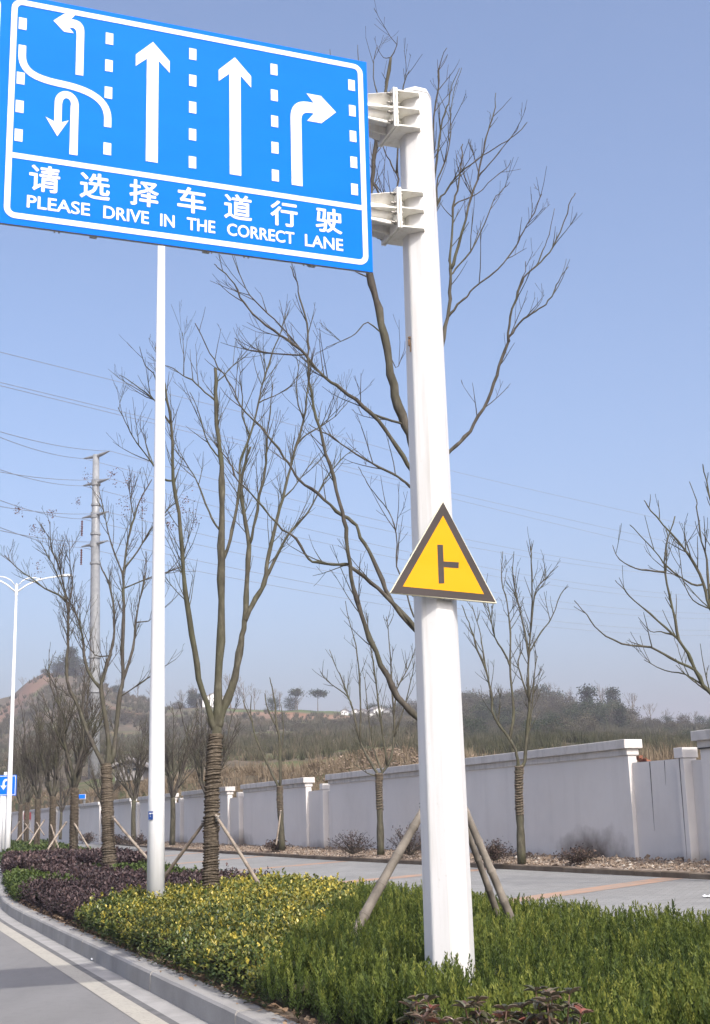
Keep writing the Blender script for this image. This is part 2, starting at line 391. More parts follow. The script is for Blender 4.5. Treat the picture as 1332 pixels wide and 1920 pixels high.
def terrain(x, Y, noise=True):
    rs, zs = ter_ctrl(x); z = float(np.interp(Y, rs, zs)); X = (x - CX) / FPX * Y * 0.975
    if noise and Y > rs[1]:
        k = min(1.0, (Y - rs[1]) / 10)
        z += k * (0.9 * (float(fbm(X * 0.25, Y * 0.25, 9)) - 0.45) + 2.2 * (float(fbm(X * 0.05, Y * 0.05, 4)) - 0.45) * min(1, max(0, (Y - rs[3]) / 60)))
    return np.array([X, Y, z])
def hillmat():
    M = Mt('hillside_soil', (0.15, 0.12, 0.08), 0.95, 0.1)
    n = M.noise(0.045, 5, 0.6); n2 = M.noise(0.35, 5, 0.65); n3 = M.noise(0.022, 3, 0.5)
    c = M.ramp(n2, [(0.32, (0.060, 0.055, 0.038)), (0.55, (0.11, 0.09, 0.062)), (0.72, (0.17, 0.13, 0.095))])
    c = M.mix(M.ramp(n, [(0.50, 0.0), (0.62, 0.8)]), c, (0.075, 0.10, 0.032))
    c = M.mix(M.ramp(n3, [(0.55, 0.0), (0.66, 0.75)]), c, (0.24, 0.12, 0.07))
    gp = M.node('ShaderNodeNewGeometry').outputs['Position']
    for x, t, rx, ry, col, a in ((30, 0.93, 22, 120, (0.19, 0.115, 0.08), 0.75), (575, 0.88, 34, 34, (0.22, 0.135, 0.09), 0.9), (470, 0.89, 24, 30, (0.23, 0.145, 0.10), 0.85), (520, 0.99, 60, 22, (0.085, 0.125, 0.035), 0.95), (1040, 0.86, 16, 30, (0.075, 0.11, 0.03), 0.8), (1250, 0.96, 40, 22, (0.075, 0.11, 0.035), 0.85), (360, 0.6, 20, 30, (0.08, 0.10, 0.045), 0.6)):
        rs, zs = ter_ctrl(x); Y = rs[0] + (rs[5] - rs[0]) * t; X = (x - CX) / FPX * Y * 0.975
        mp = M.node('ShaderNodeMapping'); mp.inputs['Location'].default_value = (-X / rx, -Y / ry, 0); mp.inputs['Scale'].default_value = (1 / rx, 1 / ry, 0); M.link(gp, mp.inputs[0])
        d = M.node('ShaderNodeVectorMath', operation='LENGTH'); M.link(mp.outputs[0], d.inputs[0])
        dd = M.math('ADD', d.outputs['Value'], M.math('MULTIPLY', M.noise(0.12, 5, 0.6), 0.8))
        c = M.mix(M.math('MULTIPLY', M.ramp(dd, [(0.7, 1.0), (1.0, 0.0)]), a), c, col)
    M.color(c); M.bump(n2, 0.6, 0.4); return M.m
M_hill = hillmat()
xs = np.concatenate([np.arange(-500, -40, 40), np.arange(-40, 1400, 9), np.arange(1400, 2101, 50)]); ts = np.concatenate([np.linspace(0, 1, 46), [1.15, 1.4, 1.8, 2.4]])
hv = []
for x in xs:
    rs, zs = ter_ctrl(x)
    for t in ts:
        Y = rs[0] + (rs[5] - rs[0]) * t ** 1.5 if t <= 1 else rs[5] * (1 + (t - 1) * 0.8)
        hv.append(terrain(x, Y))
k = len(ts)
hb = MB().add(hv, [(i * k + j, (i + 1) * k + j, (i + 1) * k + j + 1, i * k + j + 1) for i in range(len(xs) - 1) for j in range(k - 1)])
struct(mk('hillside', hb, M_hill, smooth=True))
# ---------------------------------------------------------------- boundary wall
def wallmat():
    M = Mt('wall_render', (0.5, 0.5, 0.5), 0.9, 0.15)
    n = M.noise(0.7, 5, 0.6); v = M.noise(0.9, 5, 0.6, M.pos((3, 3, 0.3))); f = M.noise(45, 3, 0.6)
    c = M.ramp(n, [(0.3, (0.60, 0.575, 0.555)), (0.7, (0.67, 0.645, 0.62))])
    c = M.mix(M.ramp(v, [(0.52, 0.0), (0.75, 0.22)]), c, (0.44, 0.425, 0.41))
    c = M.mix(M.ramp(M.noise(0.35, 6, 0.7), [(0.5, 0.0), (0.7, 0.4)]), c, (0.45, 0.42, 0.40))
    gp = M.node('ShaderNodeNewGeometry').outputs['Position']
    # soot stains, and more dark patches added low along the wall
    for (p, sc, a) in SOOT_AND_DARK:
        d = M.node('ShaderNodeVectorMath', operation='DISTANCE')
        mp = M.node('ShaderNodeMapping'); mp.inputs['Location'].default_value = (-p[0] * sc[0], -p[1] * sc[0], -p[2] * sc[1]); mp.inputs['Scale'].default_value = (sc[0], sc[0], sc[1])
        M.link(gp, mp.inputs[0]); M.link(mp.outputs[0], d.inputs[0]); d.inputs[1].default_value = (0, 0, 0)
        dd = M.math('ADD', d.outputs['Value'], M.math('MULTIPLY', M.noise(2.2, 5, 0.6), 0.6))
        c = M.mix(M.math('MULTIPLY', M.ramp(dd, [(0.5, 1.0), (1.12, 0.0)]), a), c, (0.10, 0.078, 0.062))
    M.color(c); M.bump(f, 0.25, 0.004); return M.m
def wall_pt(x, z):
    Y = wallY(x); return at_Y(x, 0, Y) * 0 + np.array([(x - CX) / FPX * Y * 0.985, Y, z])
wu = lambda x: to_su(wall_pt(x, 0))[1]
SOOT_AND_DARK = [(su(S_WALL, wu(1078), 0.55), (0.40, 0.95), 0.97), (su(S_WALL, wu(770), 0.60), (0.45, 0.95), 0.8), (su(S_WALL, wu(440), 0.6), (0.32, 1.1), 0.75), (su(S_WALL, wu(590), 0.55), (0.28, 1.9), 0.55), (su(S_WALL, wu(930), 0.5), (0.30, 2.2), 0.5), (su(S_WALL, wu(1250), 0.5), (0.5, 2.0), 0.45), (su(S_WALL, wu(330), 0.6), (0.25, 1.6), 0.5)]
M_wall = wallmat()
M_cope = noisy('coping_concrete', (0.36, 0.345, 0.33), (0.54, 0.52, 0.50), 2.2, 0.9, 0.15, 0.3, 0.008, (0.43, 0.415, 0.40), (1.5, 1.5, 0.5))
M_brick = noisy('broken_brick', (0.12, 0.045, 0.035), (0.24, 0.11, 0.07), 9, 0.9, 0.1)
wall = thing('boundary_wall', su(S_WALL, 30, Z_V), 'long grey rendered wall with stepped copings running below the hillside', 'wall')
ends = [wu(1158) + 0.2 - 9.75 * 1]
u_end0 = wu(1158)                      # near end of the panel that stops at x = 1158 in the photo
PER = 10.05; BAYA = 1.75; BAYB = 0.42; PIL = 0.24; LONG = PER - BAYA - BAYB - PIL
A3 = (np.array([*SS, 0]), np.array([*US, 0]), np.array([0, 0, 1.0]))
def wbox(mb, s0, s1, u0, u1, z0, z1):
    mb.box(su((s0 + s1) / 2, (u0 + u1) / 2, (z0 + z1) / 2), (s1 - s0, u1 - u0, z1 - z0), A3)
for k in range(-1, 11):
    a = u_end0 + k * PER; b = a + LONG
    w = MB(); wbox(w, S_WALL, S_WALL + 0.2, a, b, 0.2, 2.62); mk('long_panel', w, M_wall, wall)
    cp = MB(); wbox(cp, S_WALL - 0.04, S_WALL + 0.24, a - 0.03, b + 0.03, 2.62, 2.75); wbox(cp, S_WALL - 0.12, S_WALL + 0.30, a - 0.09, b + 0.09, 2.75, 2.93)
    mk('coping', cp, M_cope, wall, bevel=0.012)
    w = MB(); wbox(w, S_WALL + 0.09, S_WALL + 0.195, a - BAYA, a, 0.2, 2.47); mk('recessed_panel', w, M_wall, wall)
    w = MB(); wbox(w, S_WALL - 0.09, S_WALL + 0.2, a - BAYA - PIL, a - BAYA, 0.2, 2.466); wbox(w, S_WALL - 0.11, S_WALL + 0.23, a - BAYA - PIL - 0.02, a - BAYA + 0.02, 2.47, 2.66)
    mk('pilaster', w, M_wall, wall, bevel=0.008)
    w = MB(); wbox(w, S_WALL + 0.09, S_WALL + 0.195, a - BAYA - PIL - BAYB, a - BAYA - PIL, 0.2, 2.42); mk('recessed_panel', w, M_wall, wall)
bk = MB()
for i in range(6):
    bk.box(su(S_WALL + 0.15 + rng.normal(0, 0.01), u_end0 - 0.14 - 0.06 * i + rng.normal(0, 0.02), 2.48 + rng.uniform(0, 0.16) * (1 - i / 6)), (0.10, 0.09, 0.05), (norm(rng.normal(size=3) * 0.2 + A3[0]), norm(A3[1] + rng.normal(size=3) * 0.2), A3[2] + rng.normal(size=3) * 0.1))
mk('broken_brick_edge', bk, M_brick, wall)
M_streak = Mt('dark_streak', (0.05, 0.048, 0.05), 0.8).m
st = MB()
for du, z0, z1, w in ((-0.62, 2.46, 1.15, 0.022), (-1.12, 2.46, 2.0, 0.014)):
    P = np.array([su(S_WALL + 0.088, u_end0 + du + 0.02 * t, z0 + (z1 - z0) * t) for t in np.linspace(0, 1, 7)]); st.tube(P, np.linspace(w, 0.003, 7) * 0.5, 4)
P = np.array([su(S_WALL - 0.09, u_end0 - BAYA - PIL * 0.5 + 0.015 * t, 2.5 - 1.9 * t) for t in np.linspace(0, 1, 7)]); st.tube(P, np.linspace(0.012, 0.004, 7), 4)
for du, z0, z1, w in ((-2.95, 2.6, 2.12, 0.03), (-3.05, 2.15, 1.85, 0.014)):
    P = np.array([su(S_WALL - 0.001, u_end0 + du, z0 + (z1 - z0) * t) for t in np.linspace(0, 1, 5)]); st.tube(P, np.linspace(w * 0.4, w * 0.5, 5), 4)
mk('dark_streak', st, M_streak, wall)
bl = MB(); wbox(bl, S_WALL - 0.046, S_WALL + 0.0, u_end0 - PER + 0.0, u_end0 - PER + LONG + 0.02, 2.600, 2.622); mk('dark_strip', bl, M_streak, wall)  # thin dark strip along the top of the nearest panel, below its coping

# ---------------------------------------------------------------- octagonal sign post with bolted brackets and arms
AX = np.array([0.565, 9.3, 0.0])                                   # post axis
SD = np.array([0.932, math.sqrt(1 - 0.932 ** 2), 0.0])              # along the sign, to the right
SN = np.array([SD[1], -SD[0], 0.0])                                # towards the driver
UP = np.array([0, 0, 1.0])
post = thing('sign_post', (AX[0], AX[1], Z_SOIL), 'thick white octagonal steel post with bolted brackets rising from the juniper hedge', 'sign post')
def oct_r(z): return 0.1762 - 0.0060 * (z - 0.2)
def octring(z, r): return [AX + np.array([r * math.cos(pi / 4 * i - pi / 2 + R_(2)), r * math.sin(pi / 4 * i - pi / 2 + R_(2)), z]) for i in range(8)]
def octbody(levels):
    b = MB(); V = []
    for z, r in levels: V += octring(z, r)
    n = len(levels); F = [(i * 8 + j, i * 8 + (j + 1) % 8, (i + 1) * 8 + (j + 1) % 8, (i + 1) * 8 + j) for i in range(n - 1) for j in range(8)]
    return b.add(V, F + [tuple(range(7, -1, -1)), tuple((n - 1) * 8 + j for j in range(8))])
mk('shaft', octbody([(z, oct_r(z)) for z in np.linspace(0.1, 7.12, 9)]), M_white, post, bevel=0.012)
mk('post_cap', octbody([(7.121, oct_r(7.1) + 0.001), (7.16, oct_r(7.1) - 0.012), (7.185, oct_r(7.1) - 0.05)]), M_white, post, bevel=0.006)
bp = MB(); bp.box(AX + UP * 0.20, (0.55, 0.55, 0.03)); mk('base_plate', bp, M_galv, post, bevel=0.004)
sc = MB()
for (z, w, h, d) in ((5.03, 0.016, 0.05, 0.004), (4.99, 0.008, 0.07, 0.004), (5.07, 0.02, 0.012, 0.004)):
    rr = oct_r(z); q = AX + np.array([-rr * 0.78, -rr * 0.57, z]) + np.array([rng.normal(0, 0.005), 0, 0]); sc.box(q, (w, 0.02, h), (norm((0.9, -0.38, 0)), norm((0.38, 0.9, 0)), UP))
mk('scraped_paint', sc, noisy('rust', (0.08, 0.05, 0.03), (0.2, 0.13, 0.08), 30), post)
def P3(a, n, z): return AX + SD * a + SN * n + UP * z
def bracket(zt):
    br = MB(); zs = (zt, zt - 0.145, zt - 0.30)
    for z in zs:
        poly = [(-0.222, -0.16), (0.0, -0.16), (0.0, 0.1), (-0.05, 0.185), (-0.222, 0.165)]
        V = [P3(a, n, z + d) for d in (-0.006, 0.006) for a, n in poly]; k = 5
        br.add(V, [tuple(range(4, -1, -1)), tuple(range(5, 10))] + [(i, (i + 1) % 5, 5 + (i + 1) % 5, 5 + i) for i in range(5)])
    br.box(P3(-0.14, 0.0, zt - 0.15), (0.165, 0.012, 0.29), (SD, SN, UP))
    o = mk('bracket', br, M_cream, post, bevel=0.002)
    fl = MB(); fl.box(P3(-0.231, 0, zt - 0.15), (0.016, 0.345, 0.335), (SD, SN, UP)); fl.box(P3(-0.252, 0, zt - 0.15), (0.016, 0.345, 0.335), (SD, SN, UP))
    mk('flange', fl, M_cream, o, bevel=0.002)
    for n in (0.145, -0.145):
        for dz in (-0.03, -0.11, -0.19, -0.27):
            b = MB(); c = P3(-0.262, n, zt + dz); c2 = P3(-0.29, n, zt + dz)
            b.tube([c, P3(-0.276, n, zt + dz)], 0.017, 6); b.tube([P3(-0.276, n, zt + dz), P3(-0.302, n, zt + dz)], 0.0095, 8)
            b.tube([P3(-0.222, n, zt + dz), P3(-0.209, n, zt + dz)], 0.017, 6)
            mk('bolt', b, M_bolt, o)
    # tapered hollow arm with stiffening ribs, running behind the sign
    ar = MB(); V = []
    for a, r in ((-0.26, 0.098), (-2.0, 0.088), (-5.75, 0.060)):
        V += [P3(a, r * math.cos(pi / 4 * i + pi / 8), zt - 0.15 + r * math.sin(pi / 4 * i + pi / 8)) for i in range(8)]
    ar.add(V, [(i * 8 + j, i * 8 + (j + 1) % 8, (i + 1) * 8 + (j + 1) % 8, (i + 1) * 8 + j) for i in range(2) for j in range(8)] + [tuple(range(7, -1, -1)), tuple(16 + j for j in range(8))])
    arm = mk('arm', ar, M_cream, post, bevel=0.006)
    rb = MB()
    for i in range(4):
        e = SN * math.cos(i * pi / 2 + pi / 4) + UP * math.sin(i * pi / 2 + pi / 4); t = np.cross(SD, e)
        O = P3(-0.26, 0, zt - 0.15)
        rb.prism([(0, 0.08), (0, 0.19 if i % 2 == 0 else 0.185), (-0.07, 0.18), (-0.44, 0.09), (-0.44, 0.07)], O, SD, e, t, -0.005, 0.005)
    for e, t in ((SN, UP), (UP, SN), (-UP, SN)):
        rb.prism([(0, 0.08), (0, 0.155), (-0.06, 0.15), (-0.36, 0.088), (-0.36, 0.07)], P3(-0.26, 0, zt - 0.15), SD, e, t, -0.005, 0.005)
    mk('stiffening_rib', rb, M_cream, arm)
bracket(7.065); bracket(6.215)

# ---------------------------------------------------------------- blue lane sign
SP = np.array([0.455, 9.05, 0.0])                                  # origin of the sign's face coordinates (a to the right, b up)
sign = thing('lane_sign', SP - SD * 1.6 + UP * 5.49, 'large blue lane guidance sign with white arrows hanging from the octagonal post', 'road sign')
def face(poly, d=0.0035): return MB().prism(poly, SP, SD, UP, SN, 0.0004, d)
pb = MB().prism([(-0.293, 5.490), (-0.293, 7.238), (-5.75, 7.238), (-5.75, 5.490)], SP, SD, UP, SN, -0.004, 0.0)
mk('panel', pb, M_blue, sign)
bb = MB(); edge = 0.022
for b in (5.490, 7.238):
    bb.prism([(-0.297, b), (-5.746, b), (-5.746, b + (0.02 if b < 6 else -0.02)), (-0.297, b + (0.02 if b < 6 else -0.02))], SP, SD, UP, SN, -0.03, -0.0045)
for b in (5.62, 6.0, 6.40, 6.80, 7.1): bb.prism([(-0.33, b - 0.03), (-0.33, b + 0.03), (-5.7, b + 0.03), (-5.7, b - 0.03)], SP, SD, UP, SN, -0.045, -0.0042)
for a in (-0.75, -1.55, -2.35, -3.6, -4.6):
    bb.box(SP + SD * a + UP * 6.36 - SN * 0.065, (0.05, 0.035, 1.72), (SD, SN, UP))
mk('rear_frame', bb, M_aluback, sign)
cl = MB()
for a in (-2.62, -1.55, -1.28, -0.83, -0.80):
    for q in (0, 0.03): cl.tube([SP + SD * (a + q) + UP * 5.495 - SN * 0.02, SP + SD * (a + q) + UP * 5.478 - SN * 0.02], 0.006, 6)
mk('clip_bolt', cl, M_bolt, sign)
def rrect(a0, a1, b0, b1, r, n=7):
    P = []
    for (ca, cb, t0) in ((a1 - r, b1 - r, 0), (a0 + r, b1 - r, 90), (a0 + r, b0 + r, 180), (a1 - r, b0 + r, 270)):
        for i in range(n): t = R_(t0 + 90 * i / (n - 1)); P.append((ca + r * math.cos(t), cb + r * math.sin(t)))
    return P
def border(a0, a1):
    o = MB().ring(rrect(a0, a1, 5.535, 7.2, 0.075), rrect(a0 + 0.041, a1 - 0.041, 5.576, 7.159, 0.036), SP, SD, UP, SN, 0.0004, 0.0035)
    mk('border', o, M_signw, sign)
border(-2.962, -0.328); border(-5.69, -3.035)
mk('divider', face([(-2.9195, 5.978), (-0.3705, 5.978), (-0.3705, 6.018), (-2.9195, 6.018)], 0.003), M_signw, sign)
cols = ((-2.883, (7.013, 6.587, 6.370, 6.152)), (-2.277, (7.022, 6.806, 6.592, 6.154)), (-1.667, (7.023, 6.807, 6.590, 6.373, 6.153)), (-1.045, (7.022, 6.807, 6.592, 6.376, 6.152)), (-0.423, (7.012, 6.795, 6.580, 6.363, 6.140)))
for a, bs in cols:
    for b in bs: mk('lane_dash', face([(a - 0.027, b - 0.046), (a + 0.027, b - 0.046), (a + 0.027, b + 0.046), (a - 0.027, b + 0.046)]), M_signw, sign)
def bez(p0, p1, p2, p3, n=9):
    t = np.linspace(0, 1, n)[:, None]; p0, p1, p2, p3 = map(np.array, (p0, p1, p2, p3))
    return ((1 - t) ** 3 * p0 + 3 * (1 - t) ** 2 * t * p1 + 3 * (1 - t) * t * t * p2 + t ** 3 * p3).tolist()
def stroke(P, w):
    P = np.array(P); T = np.gradient(P, axis=0); T /= np.linalg.norm(T, axis=1, keepdims=True); N = np.stack([-T[:, 1], T[:, 0]], 1)
    L = P + N * w / 2; R = P - N * w / 2; n = len(P); V = []; mb = MB()
    for q in (0.0004, 0.0035):
        for X in (L, R): V += (SP + X[:, :1] * SD + X[:, 1:] * UP + SN * q).tolist()
    F = [(2 * n + i, 2 * n + i + 1, 3 * n + i + 1, 3 * n + i) for i in range(n - 1)] + [(i, i + 1, 2 * n + i + 1, 2 * n + i) for i in range(n - 1)] + [(n + i, n + i + 1, 3 * n + i + 1, 3 * n + i) for i in range(n - 1)]
    return mb.add(V, F)
for a in (-1.962, -1.348):
    P = [(a, 7.062), (a - 0.124, 6.935), (a - 0.124, 6.842), (a - 0.043, 6.918), (a - 0.043, 6.106), (a + 0.043, 6.106), (a + 0.043, 6.918), (a + 0.124, 6.836), (a + 0.124, 6.93)]
    mk('arrow', face(P), M_signw, sign)
P = [(-0.920, 6.098), (-0.835, 6.098), (-0.835, 6.62)] + bez((-0.835, 6.64), (-0.835, 6.69), (-0.815, 6.712), (-0.765, 6.714)) + [(-0.735, 6.714), (-0.79, 6.643), (-0.676, 6.643), (-0.556, 6.757), (-0.676, 6.872), (-0.79, 6.872), (-0.735, 6.802), (-0.765, 6.802)] + bez((-0.785, 6.802), (-0.875, 6.80), (-0.92, 6.74), (-0.92, 6.65))
mk('arrow', face(P), M_signw, sign)
P = [(-2.51, 6.69), (-2.456, 6.69), (-2.456, 7.03)] + bez((-2.456, 7.03), (-2.456, 7.09), (-2.48, 7.122), (-2.535, 7.122)) + [(-2.55, 7.122), (-2.524, 7.158), (-2.598, 7.155), (-2.674, 7.083), (-2.598, 7.010), (-2.530, 7.012), (-2.562, 7.052), (-2.545, 7.052)] + bez((-2.535, 7.052), (-2.52, 7.05), (-2.51, 7.04), (-2.51, 7.0))
mk('arrow', face(P), M_signw, sign)
ci = np.array((-2.565, 6.45))
hook = [(-2.538, 6.068), (-2.482, 6.068), (-2.482, 6.45)] + [(ci[0] + 0.083 * math.cos(t), ci[1] + 0.098 * math.sin(t)) for t in np.linspace(0.1, pi - 0.1, 13)] + [(-2.648, 6.30), (-2.707, 6.325), (-2.623, 6.19), (-2.548, 6.325), (-2.597, 6.302), (-2.597, 6.44)] + [(ci[0] + 0.030 * math.cos(t), ci[1] + 0.044 * math.sin(t)) for t in np.linspace(pi - 0.1, 0.1, 9)] + [(-2.538, 6.44)]
mk('arrow', face(hook), M_signw, sign)
mk('lane_curve', stroke([(-2.879, 6.845), (-2.879, 6.80)] + bez((-2.879, 6.765), (-2.875, 6.64), (-2.78, 6.605), (-2.62, 6.598), 14) + bez((-2.60, 6.597), (-2.40, 6.588), (-2.282, 6.53), (-2.278, 6.39), 14) + [(-2.278, 6.36), (-2.278, 6.322)], 0.052), M_signw, sign)
_deps = []
def text_mesh(txt, bold):
    cu = bpy.data.curves.new('lettering', 'FONT'); cu.body = txt; cu.size = 1.0; cu.offset = bold; cu.extrude = 0.0; cu.resolution_u = 4
    o = bpy.data.objects.new('lettering', cu); COL.objects.link(o); bpy.context.view_layer.update()
    me = bpy.data.meshes.new_from_object(o.evaluated_get(bpy.context.evaluated_depsgraph_get()))
    bpy.data.objects.remove(o); n = len(me.vertices); V = np.zeros(n * 3); me.vertices.foreach_get('co', V)
    V = V.reshape(-1, 3)[:, :2]; F = [tuple(p.vertices) for p in me.polygons]; bpy.data.meshes.remove(me)
    return V, F
def lettering(items, parent, mat, O, A, B, N, d):
    for txt, a0, a1, b0, b1, bold in items:
        mb = MB()
        V, F = text_mesh(txt, 0.0); lo, hi = V.min(0), V.max(0)
        V = (V - lo) / np.maximum(hi - lo, 1e-6) * np.array([a1 - a0, b1 - b0]) + np.array([a0, b0])
        for i, (dx, dz) in enumerate(((0, 0), (1, 0), (-1, 0), (0, 1), (0, -1), (.7, .7), (-.7, .7), (.7, -.7), (-.7, -.7))):
            W2 = V + np.array([dx, dz]) * bold
            mb.add(np.asarray(O) + W2[:, :1] * A + W2[:, 1:] * B + np.asarray(N) * (d - 0.00012 * i), F)
        mk('character' if ord(txt[0]) > 1000 else 'word', mb, mat, parent)
hz = '\u8bf7\u9009\u62e9\u8f66\u9053\u884c\u9a76'
lettering([(c, x - 0.100, x + 0.100, 5.760, 5.950, 0.0042) for c, x in zip(hz, (-2.699, -2.357, -2.013, -1.672, -1.330, -0.982, -0.634))], sign, M_signw, SP, SD, UP, SN, 0.003)
lettering([(w, a0, a1, 5.627, 5.717, 0.0028) for w, a0, a1 in (('PLEASE', -2.81, -2.39), ('DRIVE', -2.293, -1.98), ('IN', -1.895, -1.797), ('THE', -1.704, -1.502), ('CORRECT', -1.41, -0.908), ('LANE', -0.822, -0.529))], sign, M_signw, SP, SD, UP, SN, 0.003)

# ---------------------------------------------------------------- yellow warning sign
TP = AX + SN * 0.215
tri_px = ((831.3, 939.5), (732, 1111.5), (932.5, 1131.5))
tp = [on_plane(x, y, TP, SN) for x, y in tri_px]; tc = sum(tp) / 3
warn = thing('warning_sign', tc, 'yellow triangular side road warning sign fixed to the octagonal post', 'road sign')
T2 = [(float((p - TP) @ SD), float(p[2])) for p in tp]
def inset(k, x=None):
    c = np.mean(T2, 0); return [tuple(c + (np.array(p) - c) * k) for p in T2]
def tpoly(poly, d0, d1): return MB().prism(poly, TP, SD, UP, SN, d0, d1)
def pxy(x, y): q = on_plane(700 + x / 4.757, 900 + y / 4.757, TP, SN); return float((q - TP) @ SD), float(q[2])
mk('panel', tpoly(T2, -0.028, 0.0), M_rim, warn, bevel=0.003)
ctr = np.mean([pxy(624, 190), pxy(152, 1007), pxy(1098, 1098)], 0)
mk('black_border', tpoly([pxy(624, 196), pxy(158, 1004), pxy(1092, 1090)], 0.0002, 0.002), M_blk, warn)
mk('yellow_field', tpoly([pxy(622, 319), pxy(263, 950), pxy(987, 1019)], 0.0022, 0.0035), M_yel, warn)
mk('side_road_symbol', tpoly([pxy(570, 577), pxy(620, 580), pxy(626, 727), pxy(762, 735), pxy(760, 788), pxy(628, 778), pxy(633, 922), pxy(583, 924)], 0.0037, 0.005), M_blk, warn)
cb = MB()
for z in (tc[2] - 0.17, tc[2] + 0.12):
    rr = oct_r(z) + 0.004; ring = [AX + np.array([rr * math.cos(t), rr * math.sin(t), z]) for t in np.linspace(0, 2 * pi, 17)]
    cb.tube(ring, 0.012, 6); cb.box(AX + SN * 0.178 + UP * z, (0.3, 0.018, 0.045), (SD, SN, UP))
cb.box(AX + SN * 0.195 + UP * (tp[1][2] - 0.012) + SD * 0.02, (0.085, 0.03, 0.035), (SD, SN, UP))
mk('clamp_band', cb, M_galv, warn)

# ---------------------------------------------------------------- street lamps
def street_lamp(loc, label):
    L = thing('street_lamp', loc, label, 'street lamp', 'white twin arm street lamps'); x, y, z0 = loc; H = 11.85
    mb = MB().tube([(x, y, z0 - 0.15), (x, y, 2.0), (x, y, 6.0), (x, y, z0 + H)], [0.128, 0.115, 0.085, 0.046], 24); mk('pole', mb, M_lamp, L, smooth=True)
    b = MB(); b.tube([(x, y, z0 - 0.1), (x, y, z0 + 0.02)], 0.2, 16); b.box((x + 0.135, y - 0.03, z0 + 0.33), (0.012, 0.09, 0.22)); mk('base_flange', b, M_lamp, L)
    d = np.array([SS[0], SS[1], 0])
    for sg in (-1, 1):
        c = np.array([x, y, z0 + H])
        a = MB(); P = np.array([c + d * sg * r + UP * h for r, h in ((0.0, -0.30), (0.45, 0.06), (0.9, 0.29), (1.4, 0.43), (1.85, 0.50))]); a.tube(P, [0.038, 0.036, 0.033, 0.03, 0.026], 8)
        P = np.array([c + d * sg * r + UP * h for r, h in ((0.06, 0.0), (0.25, 0.24), (0.5, 0.37), (0.8, 0.40), (1.05, 0.345))]); a.tube(P, 0.022, 6); mk('arm', a, M_lamp, L, smooth=True)
        h = MB(); prof = ((1.6, 0.02, 0.44), (1.75, 0.07, 0.475), (2.0, 0.12, 0.52), (2.25, 0.13, 0.545), (2.42, 0.08, 0.545), (2.47, 0.02, 0.54)); V = []
        for r, w, hh in prof:
            for k in range(10):
                t = 2 * pi * k / 10; e = np.cross(d, UP); up = math.sin(t); V.append(c + d * sg * r + e * w * math.cos(t) + UP * (hh + (0.75 if up > 0 else 0.22) * w * up))
        n = len(prof); h.add(V, [(i * 10 + j, i * 10 + (j + 1) % 10, (i + 1) * 10 + (j + 1) % 10, (i + 1) * 10 + j) for i in range(n - 1) for j in range(10)] + [tuple(range(10)), tuple((n - 1) * 10 + j for j in range(10))])
        mk('lamp_head', h, M_lamp, L, smooth=True)
    kn = MB().tube([(x, y, z0 + H - 0.45), (x, y, z0 + H - 0.05), (x, y, z0 + H + 0.12)], [0.07, 0.075, 0.02], 12); mk('collar', kn, M_lamp, L)
    return L
lamp = street_lamp((-2.906, 18.65, Z_SOIL), 'tall slim white lamp pole rising out of the yellow-green hedge behind the blue sign')
pl = MB(); q = at_Y(282.5, 1529, 18.52); pl.box(q + np.array([0, 0.02, 0]), (0.068, 0.012, 0.115), (norm((0.94, -0.34, 0)), norm((0.34, 0.94, 0)), UP)); po = mk('number_plate', pl, Mt('plate_blue', (0.02, 0.06, 0.22), 0.4).m, lamp)
pw = MB()
for dx, dz, w, h in ((-0.014, 0.026, 0.026, 0.018), (0.014, 0.03, 0.02, 0.012), (-0.01, -0.01, 0.012, 0.008)): pw.box(q + np.array([0.008, 0.012, 0]) + norm((0.94, -0.34, 0)) * dx + UP * dz, (w, 0.012, h), (norm((0.94, -0.34, 0)), norm((0.34, 0.94, 0)), UP))
mk('plate_marking', pw, M_signw, po)
dup(lamp, (-0.2672 * 57, 57, Z_SOIL), 0, 1.0, 'distant white twin-arm street lamp standing at the far bend of the kerb')
lamp2 = [o for o in COL.objects if o.name.startswith('street_lamp.')][0]
for c in list(lamp2.children):
    if c.name.startswith('number_plate'):
        for gch in list(c.children): bpy.data.objects.remove(gch)
        bpy.data.objects.remove(c)
# small blue U-turn sign far left, and its post
q = at_Y(6, 1590, 60.0); uz = at_Y(6, 1473, 60.0)
us_ = thing('u_turn_sign', (q[0], q[1], Z_SOIL), 'small blue U-turn sign on a white post beside the distant street lamp', 'road sign')
mk('post', MB().tube([(q[0], q[1], Z_SOIL - 0.1), (q[0], q[1], uz[2] + 0.6)], 0.075, 12), M_lamp, us_, smooth=True)
uo = np.array([q[0], q[1] - 0.09, uz[2]]) ; ux = np.array([1.0, 0, 0]); uy = np.array([0, -1.0, 0])
mk('panel', MB().prism([(-0.75, -0.46), (0.53, -0.46), (0.53, 0.46), (-0.75, 0.46)], uo, ux, UP, uy, -0.03, 0), M_blue, us_)
mk('border', MB().ring([(-0.72, -0.43), (0.50, -0.43), (0.50, 0.43), (-0.72, 0.43)], [(-0.69, -0.40), (0.47, -0.40), (0.47, 0.40), (-0.69, 0.40)], uo, ux, UP, uy, 0.001, 0.006), M_signw, us_)
ah = [(0.16, -0.33), (0.26, -0.33), (0.26, 0.1)] + [(0.08 + 0.18 * math.cos(t), 0.1 + 0.2 * math.sin(t)) for t in np.linspace(0.1, pi - 0.1, 11)] + [(-0.10, 0.0), (-0.2, 0.0), (-0.05, -0.2), (0.1, 0.0), (0.0, 0.0)] + [(0.08 + 0.08 * math.cos(t), 0.1 + 0.1 * math.sin(t)) for t in np.linspace(pi, 0, 7)]
mk('arrow', MB().prism(ah, uo, ux, UP, uy, 0.001, 0.006), M_signw, us_)
q2 = at_Y(0.5, 1590, 64.0)
